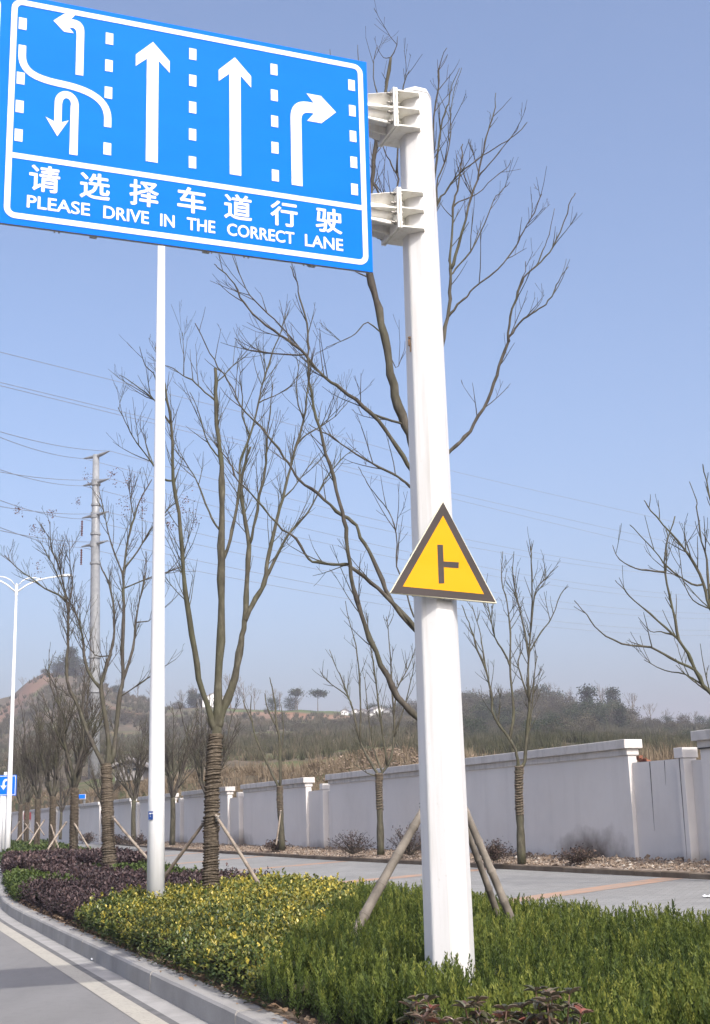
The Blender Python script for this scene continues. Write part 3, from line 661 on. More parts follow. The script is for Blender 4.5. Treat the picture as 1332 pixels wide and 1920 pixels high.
wp = thing('marker_post', (q2[0], q2[1], 0.1), 'plain thin white post at the far left edge behind the U-turn sign', 'post')
mk('shaft', MB().tube([(q2[0], q2[1], 0.0), (q2[0], q2[1], at_Y(0.5, 1470, 64)[2])], 0.07, 10), M_lamp, wp, smooth=True)
mk('cap', MB().tube([(q2[0], q2[1], at_Y(0.5, 1470, 64)[2]), (q2[0], q2[1], at_Y(0.5, 1468, 64)[2])], [0.08, 0.02], 10), M_lamp, wp)

# ---------------------------------------------------------------- bare trees
class Tree:
    """collects the branches of one bare tree in two meshes: trunk and crown"""
    def __init__(s, seed): s.r = np.random.default_rng(seed); s.crown = MB(); s.trunk = MB(); s.tips = []
    def twigs(s, P, rad, lvl, par):
        P = np.asarray(P); seg = np.linalg.norm(np.diff(P, axis=0), axis=1); cum = np.concatenate([[0], np.cumsum(seg)]); L = cum[-1]
        if L < 0.08 or lvl >= par['levels']: return
        n = s.r.poisson(L * par['dens'][lvl]); r = s.r
        for t in r.uniform(par['t0'][lvl], 0.985, n):
            d = t * L; i = min(np.searchsorted(cum, d) - 1, len(seg) - 1); i = max(i, 0); f = (d - cum[i]) / max(seg[i], 1e-6)
            p = P[i] + (P[i + 1] - P[i]) * f; rr = rad[i] + (rad[i + 1] - rad[i]) * f
            if rr > par['rmax']: continue
            T = norm(P[i + 1] - P[i]); side = norm(np.cross(T, r.normal(size=3)))
            a = R_(r.uniform(24, 52)); D = norm(T * math.cos(a) + side * math.sin(a) + np.array([0, 0, par['up']]))
            ln = par['len'][lvl] * r.uniform(0.35, 1.0) * (1.15 - 0.7 * t)
            s.branch(p, D, ln, min(rr * 0.72, par['r0'][lvl]), lvl, par)
    def branch(s, p, D, ln, r0, lvl, par):
        r = s.r; k = 5 if lvl < 2 else 4; Q = [np.asarray(p)]; d = D.copy()
        for _ in range(k - 1):
            d = norm(d + np.array([0, 0, par['curl']]) + r.normal(0, par['kink'], 3)); Q.append(Q[-1] + d * ln / (k - 1))
        rad = np.linspace(r0, par['rtip'], k)
        s.crown.tube(Q, rad, 4 if lvl == 0 else 3, cap=False); s.tips.append(Q[-1])
        s.twigs(Q, rad, lvl + 1, par)
    def finish(s, root, mt, mc):
        if s.trunk.n: mk('trunk', s.trunk, mt, root, smooth=True)
        mk('crown', s.crown, mc, root, smooth=True)
def smooth_line(P, sub=3):
    P = np.asarray(P, float); n = len(P)
    if n < 3: return P
    out = []
    for i in range(n - 1):
        a, b, c, d = P[max(i - 1, 0)], P[i], P[i + 1], P[min(i + 2, n - 1)]
        for t in np.arange(sub) / sub:
            out.append(0.5 * ((2 * b) + (-a + c) * t + (2 * a - 5 * b + 4 * c - d) * t ** 2 + (-a + 3 * b - 3 * c + d) * t ** 3))
    return np.array(out + [P[-1]])
PAR = dict(levels=3, dens=(1.9, 2.6, 2.4), t0=(0.22, 0.15, 0.15), len=(0.85, 0.45, 0.24), r0=(0.0085, 0.0055, 0.004), rtip=0.0026, rmax=0.034, up=0.30, curl=0.08, kink=0.05)
def traced_tree(T, Y0, limbs, par, knots=True):
    """limbs: (points in the photograph, start and end width in photo pixels, depth slope); each limb starts on the limb it meets"""
    known = []
    for pts, w0, w1, sl in limbs:
        pts = np.asarray(pts, float); Y = Y0; start = None
        if known:
            K = np.vstack([k[0] for k in known]); Q = np.vstack([k[1] for k in known]); dd = np.hypot(*(K - pts[0]).T); j = dd.argmin()
            if dd[j] < 16: Y = Q[j][1]; start = Q[j]
        L = np.concatenate([[0], np.cumsum(np.hypot(*np.diff(pts, axis=0).T))]) / FPX * Y0
        P = np.array([at_Y(x, y, Y + sl * l) for (x, y), l in zip(pts, L)])
        if start is not None: P[0] = start
        P = smooth_line(P, 3); n = len(P)
        f = np.linspace(0, 1, n)
        P[1:-1] += T.r.normal(0, 0.006, (n - 2, 3)) * min(1, w0 / 8)
        rad = (w0 + (w1 - w0) * f ** 0.8) / 2.15 / FPX * Y0
        if knots: rad = rad * (1 + 0.14 * T.r.normal(size=n).clip(-1, 1.5))
        rad = np.maximum(rad, 0.0028)
        T.crown.tube(P, rad, 8 if w0 > 9 else 5, cap=True)
        c = EYE; px = np.stack([CX + FPX * ((P - c) @ cR) / ((P - c) @ cF), CY - FPX * ((P - c) @ cU) / ((P - c) @ cF)], 1)
        known.append((px, P)); T.twigs(P, rad, 0, par)
    return known
def wrapped_trunk(T, root, px, w, Y, n_loops, seed):
    """trunk from pixel line px with straw rope wound round it"""
    r = np.random.default_rng(seed)
    P = smooth_line(np.array([at_Y(x, y, Y) for x, y in px]), 4); n = len(P); ww = np.interp(np.linspace(0, 1, n), np.linspace(0, 1, len(w)), w) / 2 / FPX * Y
    T.trunk.tube(P, ww * 0.80, 14)
    mat_ = MB().tube(P, ww * (0.93 + 0.05 * r.normal(size=n).clip(-1, 1)), 18); mk('straw_mat', mat_, M_straw, root, smooth=True)
    Lc = np.concatenate([[0], np.cumsum(np.linalg.norm(np.diff(P, axis=0), axis=1))]); tot = Lc[-1]
    th = 0.0; V = []; hgt = 0.02; rope = MB(); path = []; rd = []
    pitch = tot / n_loops
    N = n_loops * 14
    for i in range(N):
        a = i / 14 * 2 * pi; d = i / N * tot + pitch * (0.9 * math.sin(a + 5 * vnoise(i / 30.0, 2.5, seed)) * vnoise(i / 40.0, 0.5, seed) + 2.2 * (vnoise(i / 23.0, 1.5, seed) - 0.5))
        d = min(max(d, 0), tot); c = np.array([np.interp(d, Lc, P[:, k]) for k in range(3)]); rr = np.interp(d, Lc, ww) * (0.90 + 0.16 * vnoise(i / 9.0, 3.5, seed))
        path.append(c + np.array([math.cos(a) * rr, math.sin(a) * rr, 0])); rd.append(pitch * (0.10 + 0.48 * vnoise(i / 17.0, 4.5, seed) + 0.06 * r.random()))
    rope.tube(path, rd, 5); mk('rope_wrap', rope, M_straw, root)
    fz = []
    for i in range(n_loops * 5):
        d = r.random() * tot; a = r.random() * 2 * pi; c = np.array([np.interp(d, Lc, P[:, k]) for k in range(3)]); rr = np.interp(d, Lc, ww) * 1.05
        o = np.array([math.cos(a), math.sin(a), 0]); p = c + o * rr; q = p + norm(o * 0.6 + r.normal(0, 0.5, 3)) * 0.05; t = np.array([-o[1], o[0], 0]) * 0.004
        fz.append([p - t, p + t, q])
    mk('loose_straw', big_mesh('loose_straw', np.array(fz), 3), M_straw, root)
    return P

# tree beside the slim lamp pole
TA = Tree(11); YA = 20.0
rA = thing('street_tree', at_Y(397, 1705, YA), 'bare tree with straw-wrapped trunk rising from the yellow-green hedge right of the slim lamp pole', 'tree', 'bare trees in the planted bed')
wrapped_trunk(TA, rA, [(398, 1722), (396, 1690), (396, 1600), (398, 1500), (402, 1420), (405, 1378)], [36, 33, 28, 27, 27, 25], YA, 66, 3)
limbsA = [
 ([(405, 1390), (407, 1367), (409, 1333), (411, 1272), (415, 1164), (415, 1053), (416, 974), (416, 900), (415, 860), (406, 797), (405, 734), (404, 690)], 24, 7, 0.02),
 ([(405, 1372), (394, 1338), (374, 1272), (361, 1189), (347, 1106), (339, 995), (326, 900), (322, 797), (314, 751), (306, 700), (291, 650)], 15, 3, -0.12),
 ([(406, 1366), (420, 1330), (440, 1272), (452, 1206), (460, 1164), (463, 1098), (467, 1024), (458, 962), (452, 915), (460, 870), (470, 838)], 20, 5, 0.10),
 ([(461, 1160), (468, 1146), (486, 1112), (498, 1086), (502, 1053), (514, 995), (531, 933), (541, 894), (557, 835), (570, 785), (576, 745), (580, 700)], 13, 3, 0.18),
 ([(500, 1090), (522, 1036), (547, 995), (576, 962), (601, 916), (613, 894), (640, 862), (668, 840)], 7, 1.5, 0.25),
 ([(414, 1053), (423, 1040), (436, 995), (446, 933), (450, 890), (453, 860), (469, 818), (486, 755), (494, 713), (511, 663), (528, 620), (536, 588)], 9, 2, 0.12),
 ([(467, 1024), (481, 970), (487, 930), (497, 880), (500, 840), (503, 800), (508, 760), (512, 720)], 7, 2, -0.15),
 ([(326, 905), (307, 898), (286, 869), (262, 838), (250, 820), (235, 790), (222, 764)], 5, 1.5, -0.2),
 ([(321, 795), (305, 775), (290, 750), (262, 728), (240, 712), (224, 703)], 4.5, 1.5, -0.1),
 ([(313, 752), (300, 735), (288, 700), (272, 685), (262, 650)], 4, 1.2, 0.2),
 ([(415, 1000), (405, 985), (392, 960), (375, 915), (360, 885), (343, 862), (325, 840)], 6, 1.5, 0.2),
 ([(415, 860), (400, 845), (385, 818), (372, 770), (356, 735)], 5, 1.5, -0.2),
 ([(405, 760), (385, 735), (360, 712), (345, 705), (325, 690), (309, 686)], 5, 1.5, 0.1),
 ([(345, 706), (345, 665), (343, 625)], 2.6, 1, 0.1),
 ([(404, 720), (420, 705), (432, 690), (455, 672), (466, 662)], 3.5, 1, 0.3),
 ([(469, 818), (455, 780), (455, 745), (450, 705), (459, 690)], 4, 1.2, -0.3),
 ([(557, 835), (575, 815), (600, 800), (630, 780), (655, 750)], 4.5, 1.2, 0.3),
 ([(570, 785), (560, 760), (556, 720), (560, 690), (553, 660)], 4, 1.2, -0.2),
 ([(531, 933), (550, 915), (575, 880), (600, 850)], 4, 1.2, 0.2),
 ([(486, 755), (500, 748), (520, 740), (545, 725), (556, 708)], 4, 1.2, 0.25),
]
parA = dict(PAR); parA.update(dens=(4.8, 3.4, 2.6), len=(1.15, 0.55, 0.26), rmax=0.045)
traced_tree(TA, YA, limbsA, parA); TA.finish(rA, M_bark, M_bark)

# tree right behind the octagonal post
TB = Tree(23); YB = 13.0
rB = thing('street_tree', at_Y(842, 1735, YB), 'spreading bare tree directly behind the octagonal post, its limbs reaching past both sides', 'tree', 'bare trees in the planted bed')
wrapped_trunk(TB, rB, [(842, 1748), (840, 1660), (838, 1500), (834, 1420)], [40, 36, 34, 32], YB, 50, 5)
limbsB = [
 ([(834, 1430), (826, 1300), (812, 1150), (800, 1000), (792, 900), (780, 850), (768, 812), (747, 762), (733, 701), (722, 631), (705, 561), (694, 514), (688, 440), (694, 370), (701, 300), (707, 250), (716, 195), (726, 150), (733, 108)], 30, 7, 0.06),
 ([(830, 1400), (815, 1372), (783, 1344), (747, 1306), (715, 1245), (686, 1175), (663, 1100), (654, 1039), (649, 992), (637, 941), (619, 875), (600, 805), (585, 745), (579, 700), (578, 655), (576, 608), (562, 558), (557, 528), (545, 499)], 15, 2.2, -0.05),
 ([(812, 1215), (778, 1180), (738, 1133), (696, 1090), (663, 1067), (648, 1058), (607, 1058), (579, 1048), (556, 1011), (518, 983), (481, 937), (448, 902), (427, 860), (402, 830)], 10, 2, -0.10),
 ([(806, 1225), (778, 1175), (747, 1142), (724, 1105), (700, 1048), (677, 1006), (663, 978), (630, 959), (597, 926), (561, 900), (543, 869), (511, 827), (486, 797), (452, 760), (435, 726), (410, 688), (385, 646), (366, 606)], 11, 2, 0.08),
 ([(797, 930), (768, 912), (747, 894), (710, 875), (668, 852), (630, 823), (602, 809), (579, 795)], 8, 1.6, 0.15),
 ([(812, 1210), (776, 1156), (762, 1110), (745, 1062), (743, 1001), (729, 959), (701, 922), (684, 897), (672, 875)], 5, 1.4, 0.2),
 ([(792, 905), (766, 872), (733, 819), (696, 776), (654, 739), (621, 716), (593, 692), (561, 654), (528, 629), (486, 600), (456, 570), (440, 532), (414, 507), (402, 495)], 11, 2, -0.08),
 ([(780, 806), (757, 795), (724, 786), (697, 774)], 6, 5, -0.05),
 ([(557, 650), (536, 621), (503, 587), (469, 553), (452, 520), (440, 490), (435, 474)], 4, 1.5, -0.1),
 ([(563, 666), (515, 663), (469, 656), (452, 648), (442, 634)], 4, 1.2, 0.1),
 ([(720, 625), (690, 605), (668, 625), (640, 640), (612, 651)], 4, 1.3, -0.2),
 ([(701, 535), (690, 520), (670, 510), (650, 500)], 5, 2, -0.1),
 ([(722, 640), (742, 690), (757, 660), (760, 640)], 3, 1, 0.2),
 ([(795, 860), (812, 760), (828, 660), (839, 594), (844, 547), (846, 505), (845, 474), (850, 388), (857, 357), (866, 300), (868, 270)], 12, 2.5, 0.08),
 ([(845, 500), (861, 460), (878, 388), (895, 336), (906, 284), (916, 243), (926, 215), (930, 174)], 8, 2, 0.12),
 ([(846, 520), (854, 505), (882, 471), (909, 419), (926, 374), (940, 360), (956, 342)], 4.5, 1.5, 0.2),
 ([(840, 598), (858, 572), (875, 557), (888, 540), (933, 505), (964, 467), (982, 433), (1002, 398), (1016, 364)], 6, 2, 0.0),
 ([(800, 530), (818, 391), (833, 364), (854, 333), (882, 309), (916, 284), (951, 265), (971, 250), (989, 229)], 5.5, 1.6, -0.1),
 ([(853, 392), (861, 378), (895, 364), (926, 333), (951, 315), (958, 300)], 4, 1.3, 0.1),
 ([(893, 340), (902, 326), (926, 298), (951, 267), (968, 245), (975, 230)], 4.5, 1.3, -0.15),
 ([(795, 640), (806, 480), (812, 330), (814, 219), (823, 150), (824, 120), (838, 90)], 6.5, 1.6, -0.12),
 ([(805, 450), (818, 310), (828, 240), (836, 205), (843, 190), (847, 160), (862, 128)], 6, 1.5, 0.15),
 ([(813, 385), (822, 335), (836, 300), (846, 250), (845, 210), (853, 165), (866, 127)], 4.5, 1.3, 0.2),
 ([(800, 905), (847, 844), (872, 819), (897, 781), (921, 734), (935, 687), (951, 641), (956, 594), (972, 547), (982, 520), (1006, 498), (1030, 474), (1051, 433), (1068, 385), (1079, 362)], 10, 2, 0.05),
 ([(949, 646), (960, 625), (982, 598), (1005, 584), (1024, 570), (1038, 548), (1047, 528), (1066, 500)], 6, 1.8, -0.1),
 ([(1006, 498), (1018, 470), (1030, 440), (1040, 391)], 3.5, 1.2, 0.2), ([(972, 548), (978, 525), (985, 509), (986, 490)], 3.5, 1.5, -0.1),
 ([(770, 480), (744, 378), (747, 336), (735, 310), (723, 284), (716, 262)], 5.5, 2, 0.1),
 ([(768, 430), (726, 388), (705, 352), (699, 336), (702, 302)], 6, 4, 0.05),
 ([(740, 400), (720, 365), (699, 340)], 3, 2, 0.2),
 ([(716, 195), (706, 170), (700, 130), (708, 85)], 4, 1.2, 0.2), ([(733, 108), (742, 92), (746, 68)], 4, 1.2, 0), ([(733, 112), (720, 108), (708, 90)], 3, 1, 0.2),
 ([(745, 330), (752, 200), (760, 150), (768, 132)], 5, 1.4, -0.1), ([(690, 400), (676, 250), (673, 150), (671, 84)], 6, 1.5, 0.1), ([(690, 420), (640, 250), (625, 150), (619, 92)], 5, 1.2, 0.15),
]
parB = dict(PAR); parB.update(dens=(2.9, 3.4, 2.6), len=(0.78, 0.36, 0.18), rmax=0.030, r0=(0.006, 0.004, 0.003), rtip=0.0022)
traced_tree(TB, YB, limbsB, parB); TB.finish(rB, M_bark, M_twig)

# third tree of the row, left of the lamp pole, with dried leaf and seed clusters
TC = Tree(31); YC = 33.0
rC = thing('street_tree', at_Y(208, 1645, YC), 'bare tree with rope-wrapped trunk and dried seed clusters left of the slim lamp pole', 'tree', 'bare trees in the planted bed')
wrapped_trunk(TC, rC, [(209, 1665), (205, 1600), (202, 1520), (200, 1432)], [30, 25, 22, 18], YC, 64, 8)
limbsC = [
 ([(200, 1440), (189, 1424), (164, 1371), (148, 1326), (126, 1276), (128, 1213), (128, 1166), (129, 1135), (109, 1115), (85, 1104), (62, 1085), (41, 1072), (9, 1041)], 10, 1.8, 0.05),
 ([(128, 1150), (122, 1110), (110, 1060), (96, 1025), (94, 978)], 5, 1.5, -0.1), ([(129, 1140), (136, 1100), (132, 1060), (130, 1010)], 4, 1.2, 0.1),
 ([(201, 1436), (205, 1418), (199, 1355), (190, 1292), (194, 1268), (206, 1229), (214, 1197), (214, 1151), (211, 1119), (202, 1088), (189, 1060)], 12, 2.5, -0.05),
 ([(190, 1292), (170, 1267), (158, 1230), (156, 1200), (148, 1165), (139, 1141), (120, 1110), (100, 1060), (75, 1015)], 7, 1.5, 0.15),
 ([(202, 1436), (214, 1412), (224, 1308), (231, 1276), (230, 1213), (232, 1150), (232, 1104), (233, 1066), (240, 1015), (252, 971), (262, 940), (285, 899)], 11, 2, 0.05),
 ([(231, 1278), (246, 1229), (252, 1197), (255, 1167), (262, 1126), (274, 1072), (274, 1034)], 7, 2, 0.2),
 ([(232, 1080), (228, 1070), (214, 1034), (202, 993), (192, 946), (186, 921)], 5, 1.5, -0.1),
 ([(233, 1068), (258, 1034), (285, 990), (315, 955), (334, 940)], 4.5, 1.4, 0.15), ([(234, 1100), (284, 1082), (320, 1070), (344, 1060)], 4, 1.2, 0.1),
 ([(225, 1310), (250, 1290), (290, 1262), (330, 1236)], 4, 1.2, -0.1), ([(206, 1235), (178, 1228), (160, 1190), (150, 1160)], 3.5, 1.2, 0.1),
 ([(255, 1170), (275, 1165), (284, 1160), (330, 1120)], 3.5, 1.2, 0.2), ([(252, 971), (246, 945), (243, 920), (240, 900)], 3, 1.2, 0.2),
]
parC = dict(PAR); parC.update(dens=(4.8, 3.2, 2.2), len=(1.25, 0.62, 0.3), r0=(0.012, 0.009, 0.007), rtip=0.0048, rmax=0.06)
traced_tree(TC, YC, limbsC, parC); TC.finish(rC, M_bark, M_twig)
M_seed = leafy('dry_seed', [(0.0, (0.05, 0.025, 0.02)), (0.5, (0.12, 0.05, 0.035)), (1.0, (0.16, 0.10, 0.06))], 0.8, 0.1)
def leaf_cards(c, n, spread, size, r):
    c = np.asarray(c); P = c + r.normal(0, 1, (n, 3)) * spread; A = r.normal(0, 1, (n, 3)); A /= np.linalg.norm(A, axis=1, keepdims=True); B = np.cross(A, r.normal(0, 1, (n, 3))); B /= np.maximum(np.linalg.norm(B, axis=1, keepdims=True), 1e-6)
    s = size * r.uniform(0.5, 1.2, (n, 1)); return np.stack([P - A * s, P + B * s * 0.45, P + A * s, P - B * s * 0.45], 1)
Cl = []
rr = np.random.default_rng(5)
for (x, y, sp) in ((36, 955, 0.07), (98, 962, 0.05), (62, 993, 0.05), (79, 995, 0.06), (72, 1065, 0.10), (213, 893, 0.08), (163, 893, 0.07), (146, 940, 0.05), (242, 905, 0.1), (238, 948, 0.13), (232, 945, 0.1), (267, 960, 0.06), (352, 940, 0.12), (345, 955, 0.1), (322, 985, 0.08), (366, 980, 0.07), (268, 935, 0.05)):
    Cl.append(leaf_cards(at_Y(x, y, YC + rr.normal(0, 0.4)), 44, sp * np.array([1, 1, 1.3]), 0.032, rr))
Cl = np.concatenate(Cl); mk('seed_cluster', big_mesh('seed_cluster', Cl.reshape(-1, 3), 4, rr.random(len(Cl))), M_seed, rC)

# generic bare trees of the same kind, one of each build, copied along the rows
def bare_tree(seed, H, hfork, rt, nlimb, spread, par, name, label, group, mt, mc, wrap=True, loc=(0, 0, 0)):
    T = Tree(seed); r = T.r; root = thing(name, loc, label, 'tree', group); o = np.array(loc, float)
    P = np.array([o + np.array([0, 0, -0.15]), o + np.array([r.normal(0, .03), 0, hfork * 0.5]), o + np.array([r.normal(0, .05), r.normal(0, .05), hfork])])
    T.trunk.tube(smooth_line(P, 4), np.linspace(rt * 1.15, rt * 0.9, 9), 10)
    if wrap:
        rope = MB(); N = int(hfork / 0.05) * 10; pts = []
        for i in range(N):
            a = i / 10 * 2 * pi; z = i / N * hfork; pts.append(o + np.array([math.cos(a) * rt * 1.12, math.sin(a) * rt * 1.12, z + 0.02 * math.sin(a + i * .01)]))
        rope.tube(pts, 0.021 * (1 + 0.25 * r.normal(size=N)).clip(0.5, 1.6), 4); mk('rope_wrap', rope, M_straw, root)
    top = P[-1]
    for i in range(nlimb):
        a = 2 * pi * (i + r.uniform(-.25, .25)) / nlimb; out = spread * r.uniform(0.55, 1.1) * (0.25 if i == 0 else 1); h = (H - hfork) * r.uniform(0.78, 1.0)
        d = np.array([math.cos(a), math.sin(a), 0]); Q = [top - UP * 0.08]
        for t in (0.12, 0.3, 0.5, 0.75, 1.0): Q.append(top + d * out * t ** 0.75 + UP * h * t + r.normal(0, 0.07, 3))
        Q = smooth_line(Q, 3); rad = np.linspace(rt * 0.62, 0.008, len(Q)) * (1 + .08 * r.normal(size=len(Q)).clip(-1, 1)); T.crown.tube(Q, rad, 6)
        for t in r.uniform(0.12, 0.6, 3):
            j = int(t * (len(Q) - 1)); D = norm(norm(Q[j + 1] - Q[j]) + np.cross(UP, d) * r.uniform(-.7, .7) + d * r.uniform(-.2, .5)); ln = (1 - t) * h * r.uniform(0.5, 0.85)
            q = [Q[j]]
            for _ in range(5): D = norm(D + UP * 0.12 + r.normal(0, .08, 3)); q.append(q[-1] + D * ln / 5)
            rd = np.linspace(rad[j] * 0.65, 0.007, 6); T.crown.tube(q, rd, 5); T.twigs(q, rd, 0, par)
        T.twigs(Q, rad, 0, par)
    T.finish(root, mt, mc); return root
parG = dict(PAR); parG.update(dens=(4.0, 2.8, 1.6), len=(1.2, 0.6, 0.35), r0=(0.016, 0.012, 0.010), rtip=0.008, rmax=0.07, levels=2)
rowlab = ['bare tree with wrapped trunk, next in the row beyond the seed-cluster tree', 'bare tree in the planted bed, second beyond the seed-cluster tree', 'bare tree in the planted bed, third beyond the seed-cluster tree', 'slight bare tree in the planted bed, fourth beyond the seed-cluster tree', 'farthest bare tree of the planted row, just right of the small U-turn sign']
g1 = None; protos = []
for i, (x, Y) in enumerate(((130, 45.6), (90, 57.6), (62, 71), (42, 86), (30, 101))):
    loc = ((x - CX) / FPX * Y * 0.985, Y, 0.2)
    if i < 2: protos.append(bare_tree(50 + i, 7.4, 2.6, 0.125, 5, 1.7, parG, 'street_tree', rowlab[i], 'bare trees in the planted bed', M_bark, M_twig, True, loc))
    else: dup(protos[i % 2], loc, 1.3 * i, 1.0 + 0.04 * i, rowlab[i])
# verge trees by the wall
def verge_tree(px, w, Y, limbs, seed, label, par, kids=None):
    T = Tree(seed); root = thing('verge_tree', at_Y(*px[0], Y), label, 'tree', 'bare trees on the verge along the wall')
    P = smooth_line(np.array([at_Y(x, y, Y) for x, y in px]), 4); rad = np.interp(np.linspace(0, 1, len(P)), np.linspace(0, 1, len(w)), w) / 2 / FPX * Y
    P[0][2] -= 0.15; T.trunk.tube(P, rad * (1 + 0.06 * T.r.normal(size=len(P))), 10)
    r = T.r; rope = MB(); N = 180; pts = []; k0 = int(len(P) * 0.35)
    for i in range(N):
        f = 0.45 + 0.55 * i / N; q = np.array([np.interp(f, np.linspace(0, 1, len(P)), P[:, c]) for c in range(3)]); a = i / 9 * 2 * pi; R0 = np.interp(f, np.linspace(0, 1, len(P)), rad)
        pts.append(q + np.array([math.cos(a) * R0, math.sin(a) * R0, 0.02 * math.sin(a)]))
    rope.tube(pts, 0.022 * (1 + .3 * r.normal(size=N)).clip(.5, 1.6), 4); mk('rope_wrap', rope, M_straw, root)
    traced_tree(T, Y, limbs, par); T.finish(root, M_bark, M_bark); return root
parV = dict(PAR); parV.update(dens=(3.4, 2.8, 2.0), len=(0.95, 0.5, 0.26), r0=(0.010, 0.0075, 0.006), rtip=0.0042, rmax=0.05)
verge_tree([(978, 1606), (976, 1550), (973, 1490), (974, 1436)], [17, 14, 14, 15], 28.2, [
 ([(974, 1442), (969, 1416), (957, 1387), (928, 1347), (921, 1300), (912, 1257), (895, 1218), (885, 1184), (876, 1160), (866, 1134)], 8, 1.6, -0.1),
 ([(975, 1442), (984, 1428), (988, 1372), (993, 1329), (990, 1280), (991, 1245), (994, 1207), (998, 1130), (997, 1053), (995, 1024)], 9, 2, 0.05),
 ([(958, 1388), (964, 1336), (960, 1298), (956, 1249), (957, 1187), (951, 1130), (941, 1088), (943, 1034)], 7, 1.6, 0.1),
 ([(956, 1250), (947, 1226), (928, 1195), (920, 1157), (914, 1130), (905, 1090)], 4.5, 1.4, -0.15), ([(991, 1230), (985, 1187), (974, 1141), (962, 1080), (964, 1034)], 5, 1.5, 0.15),
 ([(992, 1225), (997, 1215), (1016, 1184), (1035, 1157), (1052, 1114), (1066, 1099)], 4.5, 1.4, 0.1), ([(996, 1190), (1004, 1111), (1024, 1084), (1047, 1061)], 4, 1.3, -0.1),
 ([(912, 1250), (905, 1215), (899, 1180), (885, 1134)], 4, 1.3, 0.1), ([(990, 1320), (975, 1260), (972, 1240), (981, 1215)], 4.5, 2, 0.15), ([(985, 1420), (998, 1330), (1003, 1260), (1008, 1230)], 4.5, 1.6, 0.2),
], 41, 'bare tree in front of the wall just right of the octagonal post', parV)
verge_tree([(714, 1592), (713, 1540), (711, 1480), (711, 1450)], [14, 12, 12, 13], 35.7, [
 ([(711, 1456), (693, 1426), (676, 1391), (664, 1339), (657, 1316), (646, 1300), (613, 1276), (601, 1259)], 6.5, 1.4, 0.1), ([(678, 1395), (676, 1339), (674, 1272), (667, 1210), (655, 1164), (648, 1127)], 5, 1.4, 0.1),
 ([(711, 1456), (734, 1420), (740, 1362), (735, 1292), (733, 1251), (729, 1189), (725, 1156)], 6.5, 1.4, 0.1), ([(725, 1432), (714, 1351), (704, 1272), (692, 1189), (688, 1150)], 5.5, 1.4, -0.1),
 ([(710, 1462), (690, 1450), (662, 1431)], 3.5, 1.2, -0.1), ([(738, 1340), (745, 1292), (766, 1251), (783, 1206)], 4, 1.2, 0.2), ([(662, 1330), (640, 1270), (632, 1255), (618, 1218)], 3.5, 1.2, 0.1), ([(738, 1380), (757, 1330), (770, 1280), (778, 1240)], 4, 1.2, -0.1),
 ([(715, 1440), (700, 1400), (690, 1330), (684, 1270)], 4, 1.4, 0.2),
], 42, 'bare tree by the wall left of the octagonal post', parV)
verge_tree([(529, 1585), (527, 1540), (525, 1500), (525, 1474)], [12, 11, 11, 10], 44, [
 ([(525, 1480), (506, 1441), (481, 1387), (473, 1354), (461, 1329), (456, 1313)], 6, 2, 0.1), ([(525, 1480), (525, 1395), (518, 1354), (516, 1321), (510, 1288), (506, 1270)], 7, 2, 0.05),
 ([(519, 1367), (502, 1329), (497, 1300)], 4, 2, -0.1), ([(525, 1420), (532, 1370), (527, 1320)], 4, 1.4, 0.1), ([(473, 1354), (470, 1330), (472, 1305)], 3.5, 1.6, 0.1)], 43, 'sparse pruned bare tree by the wall midway between slim lamp pole and octagonal post', dict(parV, dens=(1.0, 1.6, 1.2)))
verge_tree([(1486, 1640), (1484, 1540), (1480, 1440)], [24, 22, 20], 20.3, [
 ([(1480, 1450), (1440, 1385), (1390, 1345), (1332, 1299), (1304, 1257), (1291, 1226), (1273, 1199), (1262, 1141), (1247, 1072), (1250, 1022), (1266, 968)], 13, 2, -0.05),
 ([(1302, 1262), (1258, 1234), (1220, 1214), (1166, 1207), (1124, 1184), (1101, 1153), (1077, 1126)], 6.5, 1.6, -0.1), ([(1322, 1292), (1285, 1264), (1247, 1257), (1208, 1237)], 4.5, 1.4, 0.15),
 ([(1277, 1202), (1235, 1164), (1189, 1126), (1170, 1105), (1154, 1088)], 5.5, 1.4, 0.05), ([(1264, 1190), (1240, 1184), (1220, 1184), (1197, 1157)], 3.5, 1.2, 0.2),
 ([(1470, 1430), (1420, 1290), (1380, 1200), (1332, 1141), (1320, 1095), (1293, 1041), (1258, 999), (1220, 957), (1208, 938)], 11, 2, 0.05),
 ([(1322, 1102), (1297, 1095), (1250, 1061), (1235, 1041), (1189, 991), (1181, 984)], 5.5, 1.4, 0.1), ([(1248, 1072), (1220, 1070), (1193, 1066), (1162, 1049), (1149, 1022)], 4.5, 1.3, -0.1),
 ([(1330, 1140), (1325, 1049), (1316, 1015), (1308, 960), (1306, 938), (1293, 903)], 6, 1.5, 0.1), ([(1328, 1150), (1300, 1126), (1281, 1088), (1276, 1050)], 4, 1.3, 0.1), ([(1400, 1250), (1360, 1120), (1345, 1000), (1325, 900), (1318, 870)], 8, 1.8, 0.0),
 ([(1480, 1440), (1520, 1300), (1560, 1180), (1580, 1050), (1570, 950)], 11, 2, 0.1), ([(1465, 1420), (1455, 1280), (1450, 1150), (1440, 1000), (1450, 900)], 10, 2, 0.1)], 44, 'bare tree leaning into the right edge of the view, its trunk out of sight', dict(parV, dens=(1.7, 2.2, 2.0)))
vt = None
